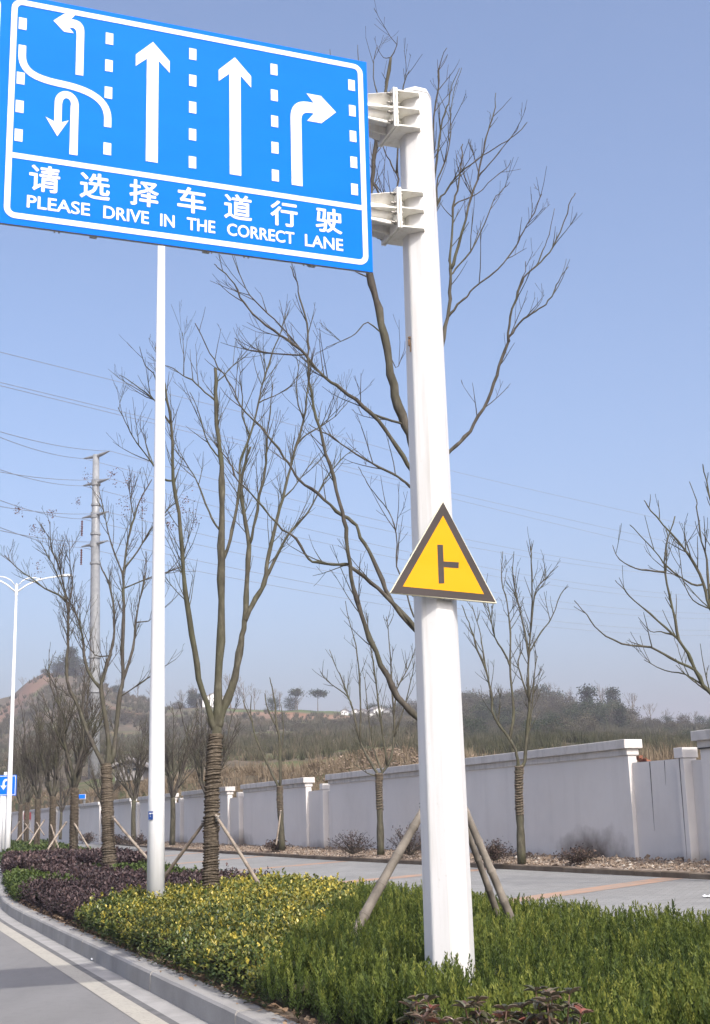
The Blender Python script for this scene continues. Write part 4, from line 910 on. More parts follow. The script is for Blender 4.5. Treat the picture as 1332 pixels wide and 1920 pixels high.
for i, (x, Y, sc, lab) in enumerate(((241, 64, 0.80, 'small bare tree by the wall just left of the slim lamp pole'), (186, 74, 0.85, 'small bare tree by the wall behind the seed-cluster tree'), (378, 54, 1.0, 'thin bare tree by the wall close behind the left side of the wrapped trunk'), (312, 58, 1.0, 'thin bare tree by the wall close to the right side of the slim lamp pole'), (105, 92, 0.9, 'faint bare tree far along the wall among the rope-wrapped trunks'))):
    loc = ((x - CX) / FPX * Y * 0.985, Y, 0.75)
    if i == 0: vt = bare_tree(60, 6.0, 1.9, 0.11, 5, 1.6, dict(parG, levels=2), 'verge_tree', lab, 'bare trees on the verge along the wall', M_bark, M_twig, False, loc)
    else: dup(vt, loc, 1.1 * i, sc, lab)

# ---------------------------------------------------------------- bamboo stakes propping the trees
def stake(p0, p1, r, label, mat, seed):
    rs = np.random.default_rng(seed); p0 = np.array(p0, float); p1 = np.array(p1, float); L = np.linalg.norm(p1 - p0)
    t = thing('bamboo_stake', p0, label, 'stake', 'bamboo stakes propping the trees')
    P = []; R = []; nd = MB(); n = max(3, int(L / 0.30)); side = norm(np.cross(p1 - p0, rs.normal(size=3)))
    for i in range(n):
        a, b = i / n, (i + 1) / n
        for f, k in ((a + 0.004, 1.10), (a + 0.02, 0.98), ((a + b) / 2, 0.96), (b - 0.02, 0.98), (b - 0.004, 1.08)):
            P.append(p0 + (p1 - p0) * f + side * 0.012 * math.sin(f * 3.0)); R.append(r * k * (1.08 - 0.2 * f))
        c = p0 + (p1 - p0) * b + side * 0.012 * math.sin(b * 3.0)
    mk('cane', MB().tube(P, R, 12), mat, t, smooth=True)
    for i in range(1, n):
        c = p0 + (p1 - p0) * i / n + side * 0.012 * math.sin(i / n * 3.0); d = norm(p1 - p0); nd.tube([c - d * 0.006, c, c + d * 0.006], np.array([1.04, 1.16, 1.04]) * r * (1.08 - 0.2 * i / n), 12)
    mk('node_ring', nd, mat, t, smooth=True)
    tie = MB(); c = p1 - norm(p1 - p0) * 0.08
    ringp = [c + np.array([math.cos(a) * r * 1.35, math.sin(a) * r * 1.35, (i - 20) * 0.0025]) for i, a in enumerate(np.linspace(0, 6 * pi, 40))]
    tie.tube(ringp, 0.006, 5); mk('tie_wire', tie, M_bolt, t)
    return t
stake(at_Y(652, 1775, 12.2), at_Y(806, 1500, 12.85), 0.046, 'stout grey bamboo stake leaning up to the left side of the octagonal post', M_bamgrey, 1)
stake(at_Y(936, 1722, 13.4), at_Y(852, 1500, 12.9), 0.034, 'thinner lower bamboo stake of the pair right of the octagonal post', M_bamgrey, 2)
stake(at_Y(968, 1745, 13.0), at_Y(850, 1470, 12.8), 0.040, 'longer bamboo stake of the pair right of the octagonal post, its foot farther right', M_bamgrey, 3)
stake(at_Y(290, 1670, 20.6), at_Y(388, 1536, 20.05), 0.028, 'bamboo stake leaning from the slim lamp pole up to the wrapped trunk beside it', M_bamboo, 4)
stake(at_Y(504, 1688, 19.2), at_Y(404, 1528, 19.9), 0.028, 'bamboo stake running down rightwards from the wrapped trunk into the yellow-green hedge', M_bamboo, 5)
stake(at_Y(288, 1622, 31.5), at_Y(211, 1531, 32.8), 0.036, 'pale bamboo stake from the seed-cluster tree down towards the slim lamp pole', M_bamboo, 6)
def prop(x, Y, x0, y0, x1, y1, lab, sd): stake(at_Y(x0, y0, Y - 1.0), at_Y(x1, y1, Y), 0.036, lab, M_bamboo, sd)
prop(130, 45.6, 88, 1596, 125, 1541, 'left bamboo stake of the first tree beyond the seed-cluster tree', 7)
prop(130, 45.6, 179, 1612, 135, 1536, 'right bamboo stake of the first tree beyond the seed-cluster tree', 8)
prop(90, 57.6, 55, 1583, 84, 1537, 'left bamboo stake of the second tree beyond the seed-cluster tree', 9)
prop(90, 57.6, 111, 1594, 94, 1541, 'right bamboo stake of the second tree beyond the seed-cluster tree', 10)
prop(62, 71, 31, 1577, 56, 1545, 'left bamboo stake of the third tree beyond the seed-cluster tree', 11)
prop(62, 71, 83, 1566, 67, 1538, 'right bamboo stake of the third tree beyond the seed-cluster tree', 12)
prop(42, 86, 17, 1568, 37, 1540, 'left bamboo stake of the fourth tree beyond the seed-cluster tree', 13)
prop(42, 86, 62, 1562, 45, 1541, 'right bamboo stake of the fourth tree beyond the seed-cluster tree', 14)
sp = stake(at_Y(518, 1584, 43.6), at_Y(527, 1519, 43.9), 0.03, 'thin pale stake beside the pruned tree at the wall', M_bamboo, 15)

# ---------------------------------------------------------------- planted bed
U_J = lambda s: 9.0 + (s - 2.6) * 2.09                         # juniper ends here, yellow-green hedge begins
U_E = lambda s: 17.7 + (s - 2.5) * 1.2                          # yellow-green hedge ends, purple begins
HR = np.random.default_rng(99)
def scatter(n, smin, smax, umin, umax, test):
    s = HR.uniform(smin, smax, n); u = HR.uniform(umin, umax, n); k = test(s, u) & (s > s_kerb(u) + 0.15) & (s < s_bed(u) - 0.05); return s[k], u[k]
def edge_fall(s, u, w=0.32):
    e = np.minimum(s - s_kerb(u) - 0.10, s_bed(u) - 0.0 - s); return np.clip(e / w, 0.06, 1) ** 0.5
def xyz(s, u, z): return np.stack([SS[0] * s + US[0] * u, SS[1] * s + US[1] * u, z], 1)
def clear_of(s, u, rad):
    k = np.ones(len(s), bool)
    for p in (AX, np.array([-2.906, 18.65, 0]), at_Y(397, 1705, YA), at_Y(842, 1735, YB), at_Y(207, 1650, YC)):
        ps, pu = to_su(p); k &= (s - ps) ** 2 + (u - pu) ** 2 > rad ** 2
    return k
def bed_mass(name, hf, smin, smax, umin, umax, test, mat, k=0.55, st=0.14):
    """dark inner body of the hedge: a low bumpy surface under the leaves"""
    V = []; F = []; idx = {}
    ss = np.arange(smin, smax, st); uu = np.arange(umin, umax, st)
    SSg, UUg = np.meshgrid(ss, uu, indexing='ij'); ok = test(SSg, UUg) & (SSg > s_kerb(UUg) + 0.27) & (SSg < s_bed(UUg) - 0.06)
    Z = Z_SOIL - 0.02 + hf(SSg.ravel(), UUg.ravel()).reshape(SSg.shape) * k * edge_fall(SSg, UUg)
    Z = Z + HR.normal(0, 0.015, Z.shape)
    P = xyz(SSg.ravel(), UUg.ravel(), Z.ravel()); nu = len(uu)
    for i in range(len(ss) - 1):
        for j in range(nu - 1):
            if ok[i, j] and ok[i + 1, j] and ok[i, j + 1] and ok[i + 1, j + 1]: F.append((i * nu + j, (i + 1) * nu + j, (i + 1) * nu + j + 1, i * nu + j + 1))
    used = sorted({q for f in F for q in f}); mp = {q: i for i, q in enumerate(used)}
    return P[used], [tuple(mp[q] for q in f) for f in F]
def join_mass(me_leaf, P, F):
    """leaf mesh + mass mesh as one object with two materials"""
    return me_leaf
def hedge_obj(name, leafV, nper, attr, leafmat, mass, massmat, label, cat):
    P, F = mass
    quad = np.array([[P[i] for i in (f if nper == 4 else f[:3])] for f in F]) if nper == 4 else np.concatenate([np.array([[P[f[0]], P[f[1]], P[f[2]]] for f in F]), np.array([[P[f[0]], P[f[2]], P[f[3]]] for f in F])])
    V = np.concatenate([leafV.reshape(-1, 3), quad.reshape(-1, 3)]); nl = len(leafV.reshape(-1, 3)) // nper
    me = big_mesh(name, V, nper, np.concatenate([attr, np.zeros(len(quad))]))
    me.polygons.foreach_set('material_index', np.concatenate([np.zeros(nl, np.int32), np.ones(len(quad), np.int32)]))
    o = mk(name, me, [leafmat, massmat]); return stuff(o, label, cat)
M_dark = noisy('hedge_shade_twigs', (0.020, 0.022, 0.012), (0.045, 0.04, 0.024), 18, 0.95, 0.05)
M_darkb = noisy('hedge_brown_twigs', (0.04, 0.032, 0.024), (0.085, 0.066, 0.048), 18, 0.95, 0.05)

# juniper: upright feathery sprigs
def h_jun(s, u): return 0.33 + 0.10 * (fbm(s * 1.3, u * 1.3, 21) - 0.45) + 0.26 * (fbm(s * 3.0, u * 3.0, 22, 2) - 0.4)
def sprig_template(r, n=44):
    """one upright plume: short needle tufts all round a slim tapering spire, with a couple of side shoots"""
    T = []
    for i in range(n):
        t = (i + 0.5) / n; a = i * 2.399 + r.normal(0, 0.4); rad = 0.085 * (1 - t) ** 0.6 * min(1, 0.35 + t * 3) + 0.005
        b = np.array([0, 0, t * 0.94]) + np.array([math.cos(a), math.sin(a), 0]) * rad * r.uniform(0.3, 1.0)
        k = 0.62 - 0.42 * t; d = norm(np.array([math.cos(a) * k, math.sin(a) * k, 0.9]) + r.normal(0, 0.16, 3))
        L = (0.135 - 0.05 * t) * r.uniform(0.7, 1.25); side = norm(np.cross(d, r.normal(size=3))) * 0.021
        T.append([b - side, b + side, b + d * L])
    return np.array(T)
JT = [sprig_template(HR) for _ in range(7)]
s, u = scatter(74000, 2.7, 7.4, 2.5, 19.5, lambda s, u: u < U_J(s) + 0.5 * (fbm(s * 2.2, u * 2.2, 77) - 0.45) + 0.05)
k = clear_of(s, u, 0.19); s, u = s[k], u[k]
p_ = np.stack([SS[0] * s + US[0] * u, SS[1] * s + US[1] * u], 1)
vis = (p_[:, 1] > 3.6) & (np.abs(p_[:, 0]) < 0.36 * p_[:, 1] + 0.6)
s, u, p_ = s[vis], u[vis], p_[vis]
keep = HR.random(len(s)) < np.clip(11.0 / p_[:, 1], 0.5, 1.0); s, u = s[keep], u[keep]
thin = fbm(s * 4.5, u * 4.5, 88, 2) + HR.normal(0, 0.06, len(s)) > 0.33; s, u = s[thin], u[thin]
ef = edge_fall(s, u); hh = h_jun(s, u) * (0.35 + 0.65 * ef)
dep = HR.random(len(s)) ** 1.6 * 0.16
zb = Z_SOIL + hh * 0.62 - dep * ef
LV = []; LA = []
var = HR.integers(0, 7, len(s)); clump = fbm(s * 1.6, u * 1.6, 61)
for v in range(7):
    q = np.where(var == v)[0]; m_ = len(q); T = JT[v]
    sc = HR.uniform(0.15, 0.34, m_) * (0.75 + 0.5 * clump[q]); az = HR.uniform(0, 2 * pi, m_); lean = np.abs(HR.normal(0.20, 0.18, m_)); la = HR.uniform(0, 2 * pi, m_)
    c, sn = np.cos(az), np.sin(az); X = T[None, :, :, 0] * c[:, None, None] - T[None, :, :, 1] * sn[:, None, None]; Yv = T[None, :, :, 0] * sn[:, None, None] + T[None, :, :, 1] * c[:, None, None]; Z = np.broadcast_to(T[None, :, :, 2], X.shape)
    X = X + Z * (np.sin(lean) * np.cos(la))[:, None, None]; Yv = Yv + Z * (np.sin(lean) * np.sin(la))[:, None, None]
    V = np.stack([X, Yv, Z], -1) * sc[:, None, None, None] + xyz(s[q], u[q], zb[q])[:, None, None, :]
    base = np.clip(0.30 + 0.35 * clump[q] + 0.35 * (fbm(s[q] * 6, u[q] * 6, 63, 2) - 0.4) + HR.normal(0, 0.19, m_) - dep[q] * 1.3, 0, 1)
    LV.append(V.reshape(-1, 3)); LA.append((base[:, None] + np.linspace(-0.26, 0.28, len(T))[None, :]).ravel())  # shading painted into the needles: dark inside and low, bright at tips
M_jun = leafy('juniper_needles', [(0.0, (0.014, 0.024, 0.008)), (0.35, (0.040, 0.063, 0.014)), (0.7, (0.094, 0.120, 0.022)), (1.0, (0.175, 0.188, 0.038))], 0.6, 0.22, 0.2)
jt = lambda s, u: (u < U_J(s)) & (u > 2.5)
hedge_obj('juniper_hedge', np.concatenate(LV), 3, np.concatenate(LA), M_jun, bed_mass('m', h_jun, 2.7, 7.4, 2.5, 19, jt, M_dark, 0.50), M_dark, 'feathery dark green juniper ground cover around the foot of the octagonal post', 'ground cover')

# broad leaved hedges made of many small folded leaves
def leaf_hedge(name, n, smin, smax, umin, umax, test, hf, size, mat, massmat, label, cat, seed, colf, topdown=0.36):
    s, u = scatter(n, smin, smax, umin, umax, test); k = clear_of(s, u, 0.17); s, u = s[k], u[k]
    Y = SS[1] * s + US[1] * u; keep = HR.random(len(s)) < np.clip(16.0 / Y, 0.3, 1.0); s, u, Y = s[keep], u[keep], Y[keep]
    # every shoot is an upright stem end carrying a spiral of leaves, the youngest on top
    ns = len(s) // 7; s, u, Y = s[:ns], u[:ns], Y[:ns]; ef = edge_fall(s, u, 0.25); H = hf(s, u) * (0.45 + 0.55 * ef)
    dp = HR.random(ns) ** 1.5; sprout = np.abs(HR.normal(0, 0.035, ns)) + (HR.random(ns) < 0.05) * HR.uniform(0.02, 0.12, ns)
    top = Z_SOIL + H * (1 - dp * np.where(ef < 0.95, 0.8, topdown * 0.85)) + sprout
    k = np.tile(np.arange(7), ns); rep_ = lambda x: np.repeat(x, 7); s, u, Y, ef, t = rep_(s), rep_(u), rep_(Y), rep_(ef), rep_(dp)
    m_ = len(s); tk = k / 6.0; lean = rep_(HR.normal(0, 0.35, (ns,))); la = rep_(HR.uniform(0, 2 * pi, ns)); down = tk * size * 2.1 * HR.uniform(0.7, 1.2, m_)
    s = s + np.cos(la) * lean * (-down); u = u + np.sin(la) * lean * (-down); z = rep_(top) - down
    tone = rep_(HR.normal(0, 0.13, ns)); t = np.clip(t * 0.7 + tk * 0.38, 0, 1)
    az = k * 2.399 + rep_(HR.uniform(0, 2 * pi, ns)) + HR.normal(0, 0.35, m_); el = np.clip(1.05 - 1.1 * tk + HR.normal(0, 0.25, m_), -0.5, 1.5); A = np.stack([np.cos(az) * np.cos(el), np.sin(az) * np.cos(el), np.sin(el)], 1)
    B = np.stack([-np.sin(az), np.cos(az), HR.normal(0, 0.25, m_)], 1); B /= np.linalg.norm(B, axis=1, keepdims=True); N = np.cross(A, B)
    L = size * HR.uniform(0.6, 1.25, (m_, 1)) * np.clip(Y / 17.0, 0.85, 2.0)[:, None]; c = xyz(s, u, z)
    V = np.stack([c, c + A * L * 0.55 + B * L * 0.34 + N * L * 0.10, c + A * L, c + A * L * 0.55 - B * L * 0.34 + N * L * 0.10], 1)
    V = np.stack([V[:, 0], V[:, 1], V[:, 2], V[:, 0], V[:, 2], V[:, 3]], 1)
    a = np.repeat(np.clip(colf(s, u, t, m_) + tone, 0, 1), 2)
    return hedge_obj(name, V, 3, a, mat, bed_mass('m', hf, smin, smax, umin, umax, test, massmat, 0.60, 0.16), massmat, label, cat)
def h_eu(s, u): return 0.36 + 0.16 * (fbm(s * 1.1, u * 1.1, 31) - 0.45) + 0.24 * (fbm(s * 2.6, u * 2.6, 33, 2) - 0.4)
t_eu = lambda s, u: (u > U_J(s) - 0.1 + 0.5 * (fbm(s * 2.2, u * 2.2, 77) - 0.45)) & (u < U_E(s) + 0.7 * (fbm(s * 1.5, u * 1.5, 78) - 0.45))
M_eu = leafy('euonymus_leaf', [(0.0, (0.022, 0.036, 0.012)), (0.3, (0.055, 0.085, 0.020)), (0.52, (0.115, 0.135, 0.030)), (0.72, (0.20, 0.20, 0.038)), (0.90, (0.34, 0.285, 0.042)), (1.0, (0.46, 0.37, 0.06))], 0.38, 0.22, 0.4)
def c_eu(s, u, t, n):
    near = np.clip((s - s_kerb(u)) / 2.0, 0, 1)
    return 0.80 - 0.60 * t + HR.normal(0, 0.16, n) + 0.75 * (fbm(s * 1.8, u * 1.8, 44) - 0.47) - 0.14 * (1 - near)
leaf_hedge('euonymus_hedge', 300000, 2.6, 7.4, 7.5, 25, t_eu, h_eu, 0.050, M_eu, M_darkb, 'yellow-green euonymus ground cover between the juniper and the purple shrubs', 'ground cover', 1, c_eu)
def h_lo(s, u): return 0.36 + 0.18 * (fbm(s * 0.9, u * 0.9, 51) - 0.45) + 0.10 * (fbm(s * 3, u * 3, 53, 2) - 0.4)
M_lo = leafy('purple_leaf', [(0.0, (0.020, 0.015, 0.014)), (0.45, (0.050, 0.034, 0.035)), (0.8, (0.095, 0.060, 0.058)), (1.0, (0.145, 0.10, 0.09))], 0.5, 0.15, 0.3)
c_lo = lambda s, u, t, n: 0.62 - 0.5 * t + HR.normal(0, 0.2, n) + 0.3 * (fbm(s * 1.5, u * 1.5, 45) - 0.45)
U_G0 = lambda s: 25.3 - (s - 2.6) * 0.25 + 1.5 * (s > 5.3)
U_G1 = lambda s: 34.5 - (s - 2.6) * 0.4 + 2.0 * (s > 5.3)
U_P1 = lambda s: 46.0 + 0 * s
MIDP = lambda s, u: np.abs(s - 4.9 + 1.2 * (fbm(s * 0.8, u * 0.5, 90) - 0.45)) < 0.65
t_lo = lambda s, u: (u > U_E(s) - 0.1 + 0.7 * (fbm(s * 1.5, u * 1.5, 78) - 0.45)) & ((u < U_G0(s) + 1.6 * (fbm(s, u, 79) - 0.45)) | (MIDP(s, u) & (u < U_G1(s))))
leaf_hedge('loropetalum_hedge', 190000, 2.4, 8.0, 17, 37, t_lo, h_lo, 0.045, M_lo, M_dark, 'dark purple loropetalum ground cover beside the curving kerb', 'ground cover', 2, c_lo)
def h_gr(s, u): return 0.26 + 0.10 * (fbm(s * 1.4, u * 1.4, 55) - 0.45)
M_gr = leafy('green_privet_leaf', [(0.0, (0.022, 0.036, 0.011)), (0.5, (0.052, 0.080, 0.020)), (1.0, (0.105, 0.135, 0.032))], 0.5, 0.25, 0.25)
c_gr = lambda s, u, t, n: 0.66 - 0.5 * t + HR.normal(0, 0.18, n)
t_gr = lambda s, u: ~MIDP(s, u) & (u > U_G0(s) - 0.1 + 1.6 * (fbm(s, u, 79) - 0.45)) & (u < U_G1(s) + (fbm(s, u, 80) - 0.45))
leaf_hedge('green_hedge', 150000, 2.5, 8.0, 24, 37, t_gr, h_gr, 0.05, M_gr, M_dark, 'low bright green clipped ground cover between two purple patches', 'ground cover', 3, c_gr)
t_l2 = lambda s, u: (u > U_G1(s) - 0.1 + (fbm(s, u, 80) - 0.45)) & (u < U_P1(s))
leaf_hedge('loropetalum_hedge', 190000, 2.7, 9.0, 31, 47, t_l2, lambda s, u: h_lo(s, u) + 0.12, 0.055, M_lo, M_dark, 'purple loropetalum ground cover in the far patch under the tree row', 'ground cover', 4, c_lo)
t_g2 = lambda s, u: (u > 45.8)
leaf_hedge('green_hedge', 160000, 3.5, 14.0, 45.5, 100, t_g2, h_gr, 0.09, M_gr, M_dark, 'green ground cover at the far end of the planted bed', 'ground cover', 5, c_gr)
# fallen leaves and crumbs of earth along the kerb
M_lit = leafy('fallen_leaf', [(0.0, (0.10, 0.06, 0.035)), (0.5, (0.20, 0.13, 0.08)), (1.0, (0.34, 0.25, 0.16))], 0.8, 0.0)
n = 2600; u = HR.uniform(6, 30, n); ds = np.abs(HR.normal(0, 0.11, n)) ; s = s_kerb(u) + 0.27 - ds * 1.1 + 0.05
z = np.where(s < s_kerb(u) + 0.235, 0.199, 0.19 + 0.03); k = s > s_kerb(u) + 0.06; s, u, z = s[k], u[k], z[k]; n = len(s)
keep = HR.random(n) < np.where(s < s_kerb(u) + 0.2, 0.18, 1.0); s, u, z = s[keep], u[keep], z[keep]; n = len(s)
c = xyz(s, u, z); az = HR.uniform(0, 2 * pi, n); A = np.stack([np.cos(az), np.sin(az), HR.normal(0, 0.3, n)], 1); B = np.stack([-np.sin(az), np.cos(az), HR.normal(0, 0.3, n)], 1); L = HR.uniform(0.012, 0.035, (n, 1))
V = np.stack([c - A * L, c + B * L * 0.5 + np.array([0, 0, 0.004]), c + A * L, c - B * L * 0.5], 1)
stuff(mk('leaf_litter', big_mesh('leaf_litter', V, 4, HR.random(n)), M_lit), 'brown fallen leaves and twigs lying along the inner edge of the kerb', 'leaf litter')
# reddish photinia shoots in the near foreground
M_pho = leafy('photinia_leaf', [(0.0, (0.045, 0.055, 0.030)), (0.4, (0.085, 0.085, 0.050)), (0.65, (0.13, 0.10, 0.07)), (0.88, (0.16, 0.09, 0.065)), (1.0, (0.21, 0.07, 0.05))], 0.35, 0.15, 0.45)
M_stem = noisy('red_brown_stem', (0.10, 0.055, 0.04), (0.16, 0.10, 0.07), 10)
def photinia(p, H, seed, label):
    r = np.random.default_rng(seed); root = thing('photinia_shrub', p, label, 'shrub', 'photinia shrubs at the front of the juniper'); p = np.array(p, float); stm = MB(); lv = []; la = []
    for k in range(7):
        a = r.uniform(0, 2 * pi); o = r.uniform(0.02, 0.12); top = p + np.array([math.cos(a) * o, math.sin(a) * o, H * r.uniform(0.8, 1.05)])
        stm.tube([p, (p + top) / 2 + r.normal(0, 0.01, 3), top], [0.006, 0.005, 0.003], 5)
        for w in range(3):
            c = top - UP * (0.05 * w); m_ = 7; red = (w == 0) * 0.12 + (r.random() < 0.2) * 0.25
            for i in range(m_):
                t = i * 2.399 + r.normal(0, .3); e = 0.55 - 0.28 * w + r.normal(0, .15); A = np.array([math.cos(t) * math.cos(e), math.sin(t) * math.cos(e), math.sin(e)]); B = np.array([-math.sin(t), math.cos(t), 0]); N = np.cross(A, B); L = r.uniform(0.045, 0.072); wd = L * 0.19
                col = np.clip(r.uniform(0.1, 0.7) + red, 0, 1)
                pr = ((0.0, 0.1), (0.25, 0.8), (0.55, 1.0), (0.82, 0.6), (1.0, 0.04))
                for (f0, w0), (f1, w1) in zip(pr[:-1], pr[1:]):
                    q = lambda f, ww, sg: c + A * L * f + B * wd * ww * sg + N * (0.012 * abs(sg) * ww - 0.03 * f * f * (0.5 + w * .4))
                    lv += [[q(f0, w0, 1), q(f0, w0, 0), q(f1, w1, 0), q(f1, w1, 1)], [q(f0, w0, 0), q(f0, w0, -1), q(f1, w1, -1), q(f1, w1, 0)]]; la += [col, col]
    mk('stem', stm, M_stem, root); mk('leaves', big_mesh('leaves', np.array(lv), 4, np.array(la)), M_pho, root)
for i, (x, y, Y, lab) in enumerate(((908, 1898, 6.0, 'photinia shrub with dull bronze leaves at the bottom edge, left of its taller neighbour'), (965, 1912, 6.1, 'low bronze photinia shrub between two others at the bottom edge'), (1048, 1886, 6.0, 'photinia shrub with a red shoot tip at the bottom edge, the tallest of its cluster'), (790, 1898, 6.2, 'small sparse photinia shrub at the bottom edge, apart from the cluster'), (838, 1915, 6.0, 'small reddish photinia shrub peeping over the bottom edge below the octagonal post'))):
    q = at_Y(x, y, Y); photinia((q[0], q[1], Z_SOIL + 0.02), q[2] - Z_SOIL + 0.01, 200 + i, lab)
pp = on_z(170, 1802, 0.012); ps_ = MB(); r_ = np.random.default_rng(3)
V = [pp + np.array([x * 0.03 + r_.normal(0, .008), y * 0.024 + r_.normal(0, .008), 0.008 + abs(r_.normal(0, .012))]) for y in range(4) for x in range(4)]
ps_.add(V, [(j * 4 + i, j * 4 + i + 1, j * 4 + 5 + i, j * 4 + 4 + i) for j in range(3) for i in range(3)]); tag(mk('paper_scrap', ps_, M_signw), 'crumpled scrap of white paper lying in the gutter by the kerb', 'litter')
pq = on_z(1322, 1684, 0.34); ps_ = MB(); V = [pq + np.array([x * 0.05 + r_.normal(0, .012), y * 0.05 + r_.normal(0, .012), 0.01 + abs(r_.normal(0, .02))]) for y in range(4) for x in range(4)]
ps_.add(V, [(j * 4 + i, j * 4 + i + 1, j * 4 + 5 + i, j * 4 + 4 + i) for j in range(3) for i in range(3)]); tag(mk('paper_scrap', ps_, M_signw), 'white paper scrap lying on the paved path at the right edge', 'litter')

# ---------------------------------------------------------------- verge: rubble, dead leaves, dry bushes
M_rub = leafy('rubble_stone', [(0.0, (0.13, 0.10, 0.08)), (0.55, (0.22, 0.165, 0.12)), (0.88, (0.32, 0.265, 0.21)), (1.0, (0.44, 0.40, 0.35))], 0.95, 0.0, 0.1)
def stones(P, size, r):
    n = len(P); o = r.normal(0, 1, (n, 6, 3)) * 0.25 + np.array([[1, 0, 0], [0, 1, 0], [-1, 0, 0], [0, -1, 0], [0, 0, 0.8], [0, 0, -0.5]])[None]; V = P[:, None, :] + o * size[:, None, None]
    f = [(0, 1, 4), (1, 2, 4), (2, 3, 4), (3, 0, 4), (1, 0, 5), (2, 1, 5), (3, 2, 5), (0, 3, 5)]
    return np.concatenate([V[:, list(q)] for q in f], 1).reshape(-1, 3), np.repeat(r.random(n), 8)
n = 15000; u = HR.uniform(9, 75, n) ** 1.0; t = HR.random(n); s = s_path(u) + 0.2 + t * (S_WALL - s_path(u) - 0.2); z = Z_P1 + 0.07 + (Z_V - Z_P1 - 0.07) * t + 0.10 * fbm(s * 2, u * 1.5, 5) - 0.015
size = HR.uniform(0.010, 0.034, n) * np.where(u < 24, 1.0, 0.9) * (1 + (HR.random(n) < 0.05) * 1.2)
V, a = stones(xyz(s, u, z), size, HR); stuff(mk('rubble', big_mesh('rubble', V, 3, a), M_rub), 'pale stones and dry leaves strewn over the dirt verge below the wall', 'rubble')
M_drybush = leafy('dry_bush_leaf', [(0.0, (0.025, 0.018, 0.016)), (0.6, (0.07, 0.048, 0.042)), (1.0, (0.13, 0.09, 0.07))], 0.7, 0.1)
def bush(c, rad, H, seed, label, mat=None, n=900, ls=0.05):
    r = np.random.default_rng(seed); root = thing('dry_bush', c, label, 'bush', 'dark bushes along the foot of the wall'); c = np.array(c); tw = MB(); lv = []
    for i in range(46):
        a = r.uniform(0, 2 * pi); e = r.uniform(0.35, 1.5); d = np.array([math.cos(a) * math.cos(e) * rad / H * 1.1, math.sin(a) * math.cos(e) * rad / H * 0.8, math.sin(e)]); P = [c, c + d * H * 0.5 + r.normal(0, .03, 3), c + d * H * r.uniform(.8, 1.05)]
        tw.tube(P, [0.010, 0.007, 0.004], 3, cap=False)
        m_ = n // 46; t = r.uniform(0.3, 1, (m_, 1)); lv.append(leaf_cards(np.array(P[0]) + (np.array(P[2]) - np.array(P[0])) * t, m_, 0.06, ls, r))
    mk('twigs', tw, M_twig, root); lv = np.concatenate(lv); mk('leaves', big_mesh('leaves', lv, 4, r.random(len(lv))), mat or M_drybush, root)
for i, (x, y, Y, rad, H, lab) in enumerate(((662, 1594, 36.5, 0.75, 0.62, 'round dark bush on the verge left of the wall tree beside the octagonal post'), (768, 1590, 34, 0.7, 0.75, 'dark bush against the wall behind the stout bamboo stake'), (926, 1592, 28.6, 0.42, 0.42, 'small dark bush between the octagonal post and the tree right of it'), (520, 1582, 44.3, 0.6, 0.3, 'low dark bush at the foot of the pruned wall tree'), (1085, 1600, 26.6, 0.5, 0.26, 'low dark weeds below the burnt patch of the wall'), (262, 1572, 63, 1.2, 0.5, 'dark weeds by the wall just left of the slim lamp pole'), (222, 1570, 66, 1.0, 0.45, 'dark weeds by the wall near the rope-wrapped seed-cluster tree'), (165, 1566, 72, 0.9, 0.6, 'spiky weeds by the wall between the two nearest left row trunks'))):
    q = at_Y(x, y, Y); bush((q[0], q[1], Z_V - 0.04), rad, H, 300 + i, lab, n=1100 if Y < 40 else 500, ls=0.03 if Y < 40 else 0.06)

# ---------------------------------------------------------------- hillside vegetation
M_scrub = leafy('scrub_twig', [(0.0, (0.026, 0.031, 0.018)), (0.35, (0.055, 0.058, 0.034)), (0.65, (0.085, 0.080, 0.052)), (1.0, (0.15, 0.12, 0.085))], 0.95, 0.0, 0.05)
M_grass = leafy('dry_grass', [(0.0, (0.10, 0.078, 0.052)), (0.5, (0.19, 0.15, 0.105)), (1.0, (0.30, 0.245, 0.175))], 0.9, 0.15, 0.05)
def hill_pt(x, t):
    rs, zs = ter_ctrl(x); Y = rs[0] + (rs[5] - rs[0]) * t; return terrain(x, Y)
def fan_clumps(P, H, Wd, nb, width, r, seg=True):
    """clumps of upward fanning thin blades"""
    n = len(P); a = r.uniform(0, 2 * pi, (n, nb)); e = r.uniform(0.0, 1.0, (n, nb)); b = P[:, None, :] + np.stack([np.cos(a) * e, np.sin(a) * e, 0 * a], -1) * (Wd[:, None, None] * 0.35)
    tip = P[:, None, :] + np.stack([np.cos(a) * e * Wd[:, None], np.sin(a) * e * Wd[:, None], H[:, None] * r.uniform(0.55, 1.05, (n, nb))], -1)
    tip = tip + r.normal(0, 0.06, tip.shape) * H[:, None, None]
    th = r.uniform(0, 2 * pi, (n, nb)); sd = np.stack([np.cos(th), np.sin(th), 0 * th], -1) * (width[:, None, None] / 2)
    return np.stack([b - sd, b + sd, tip], 2).reshape(-1, 3)
r = np.random.default_rng(12)
pts = []; hs = []; cl = []
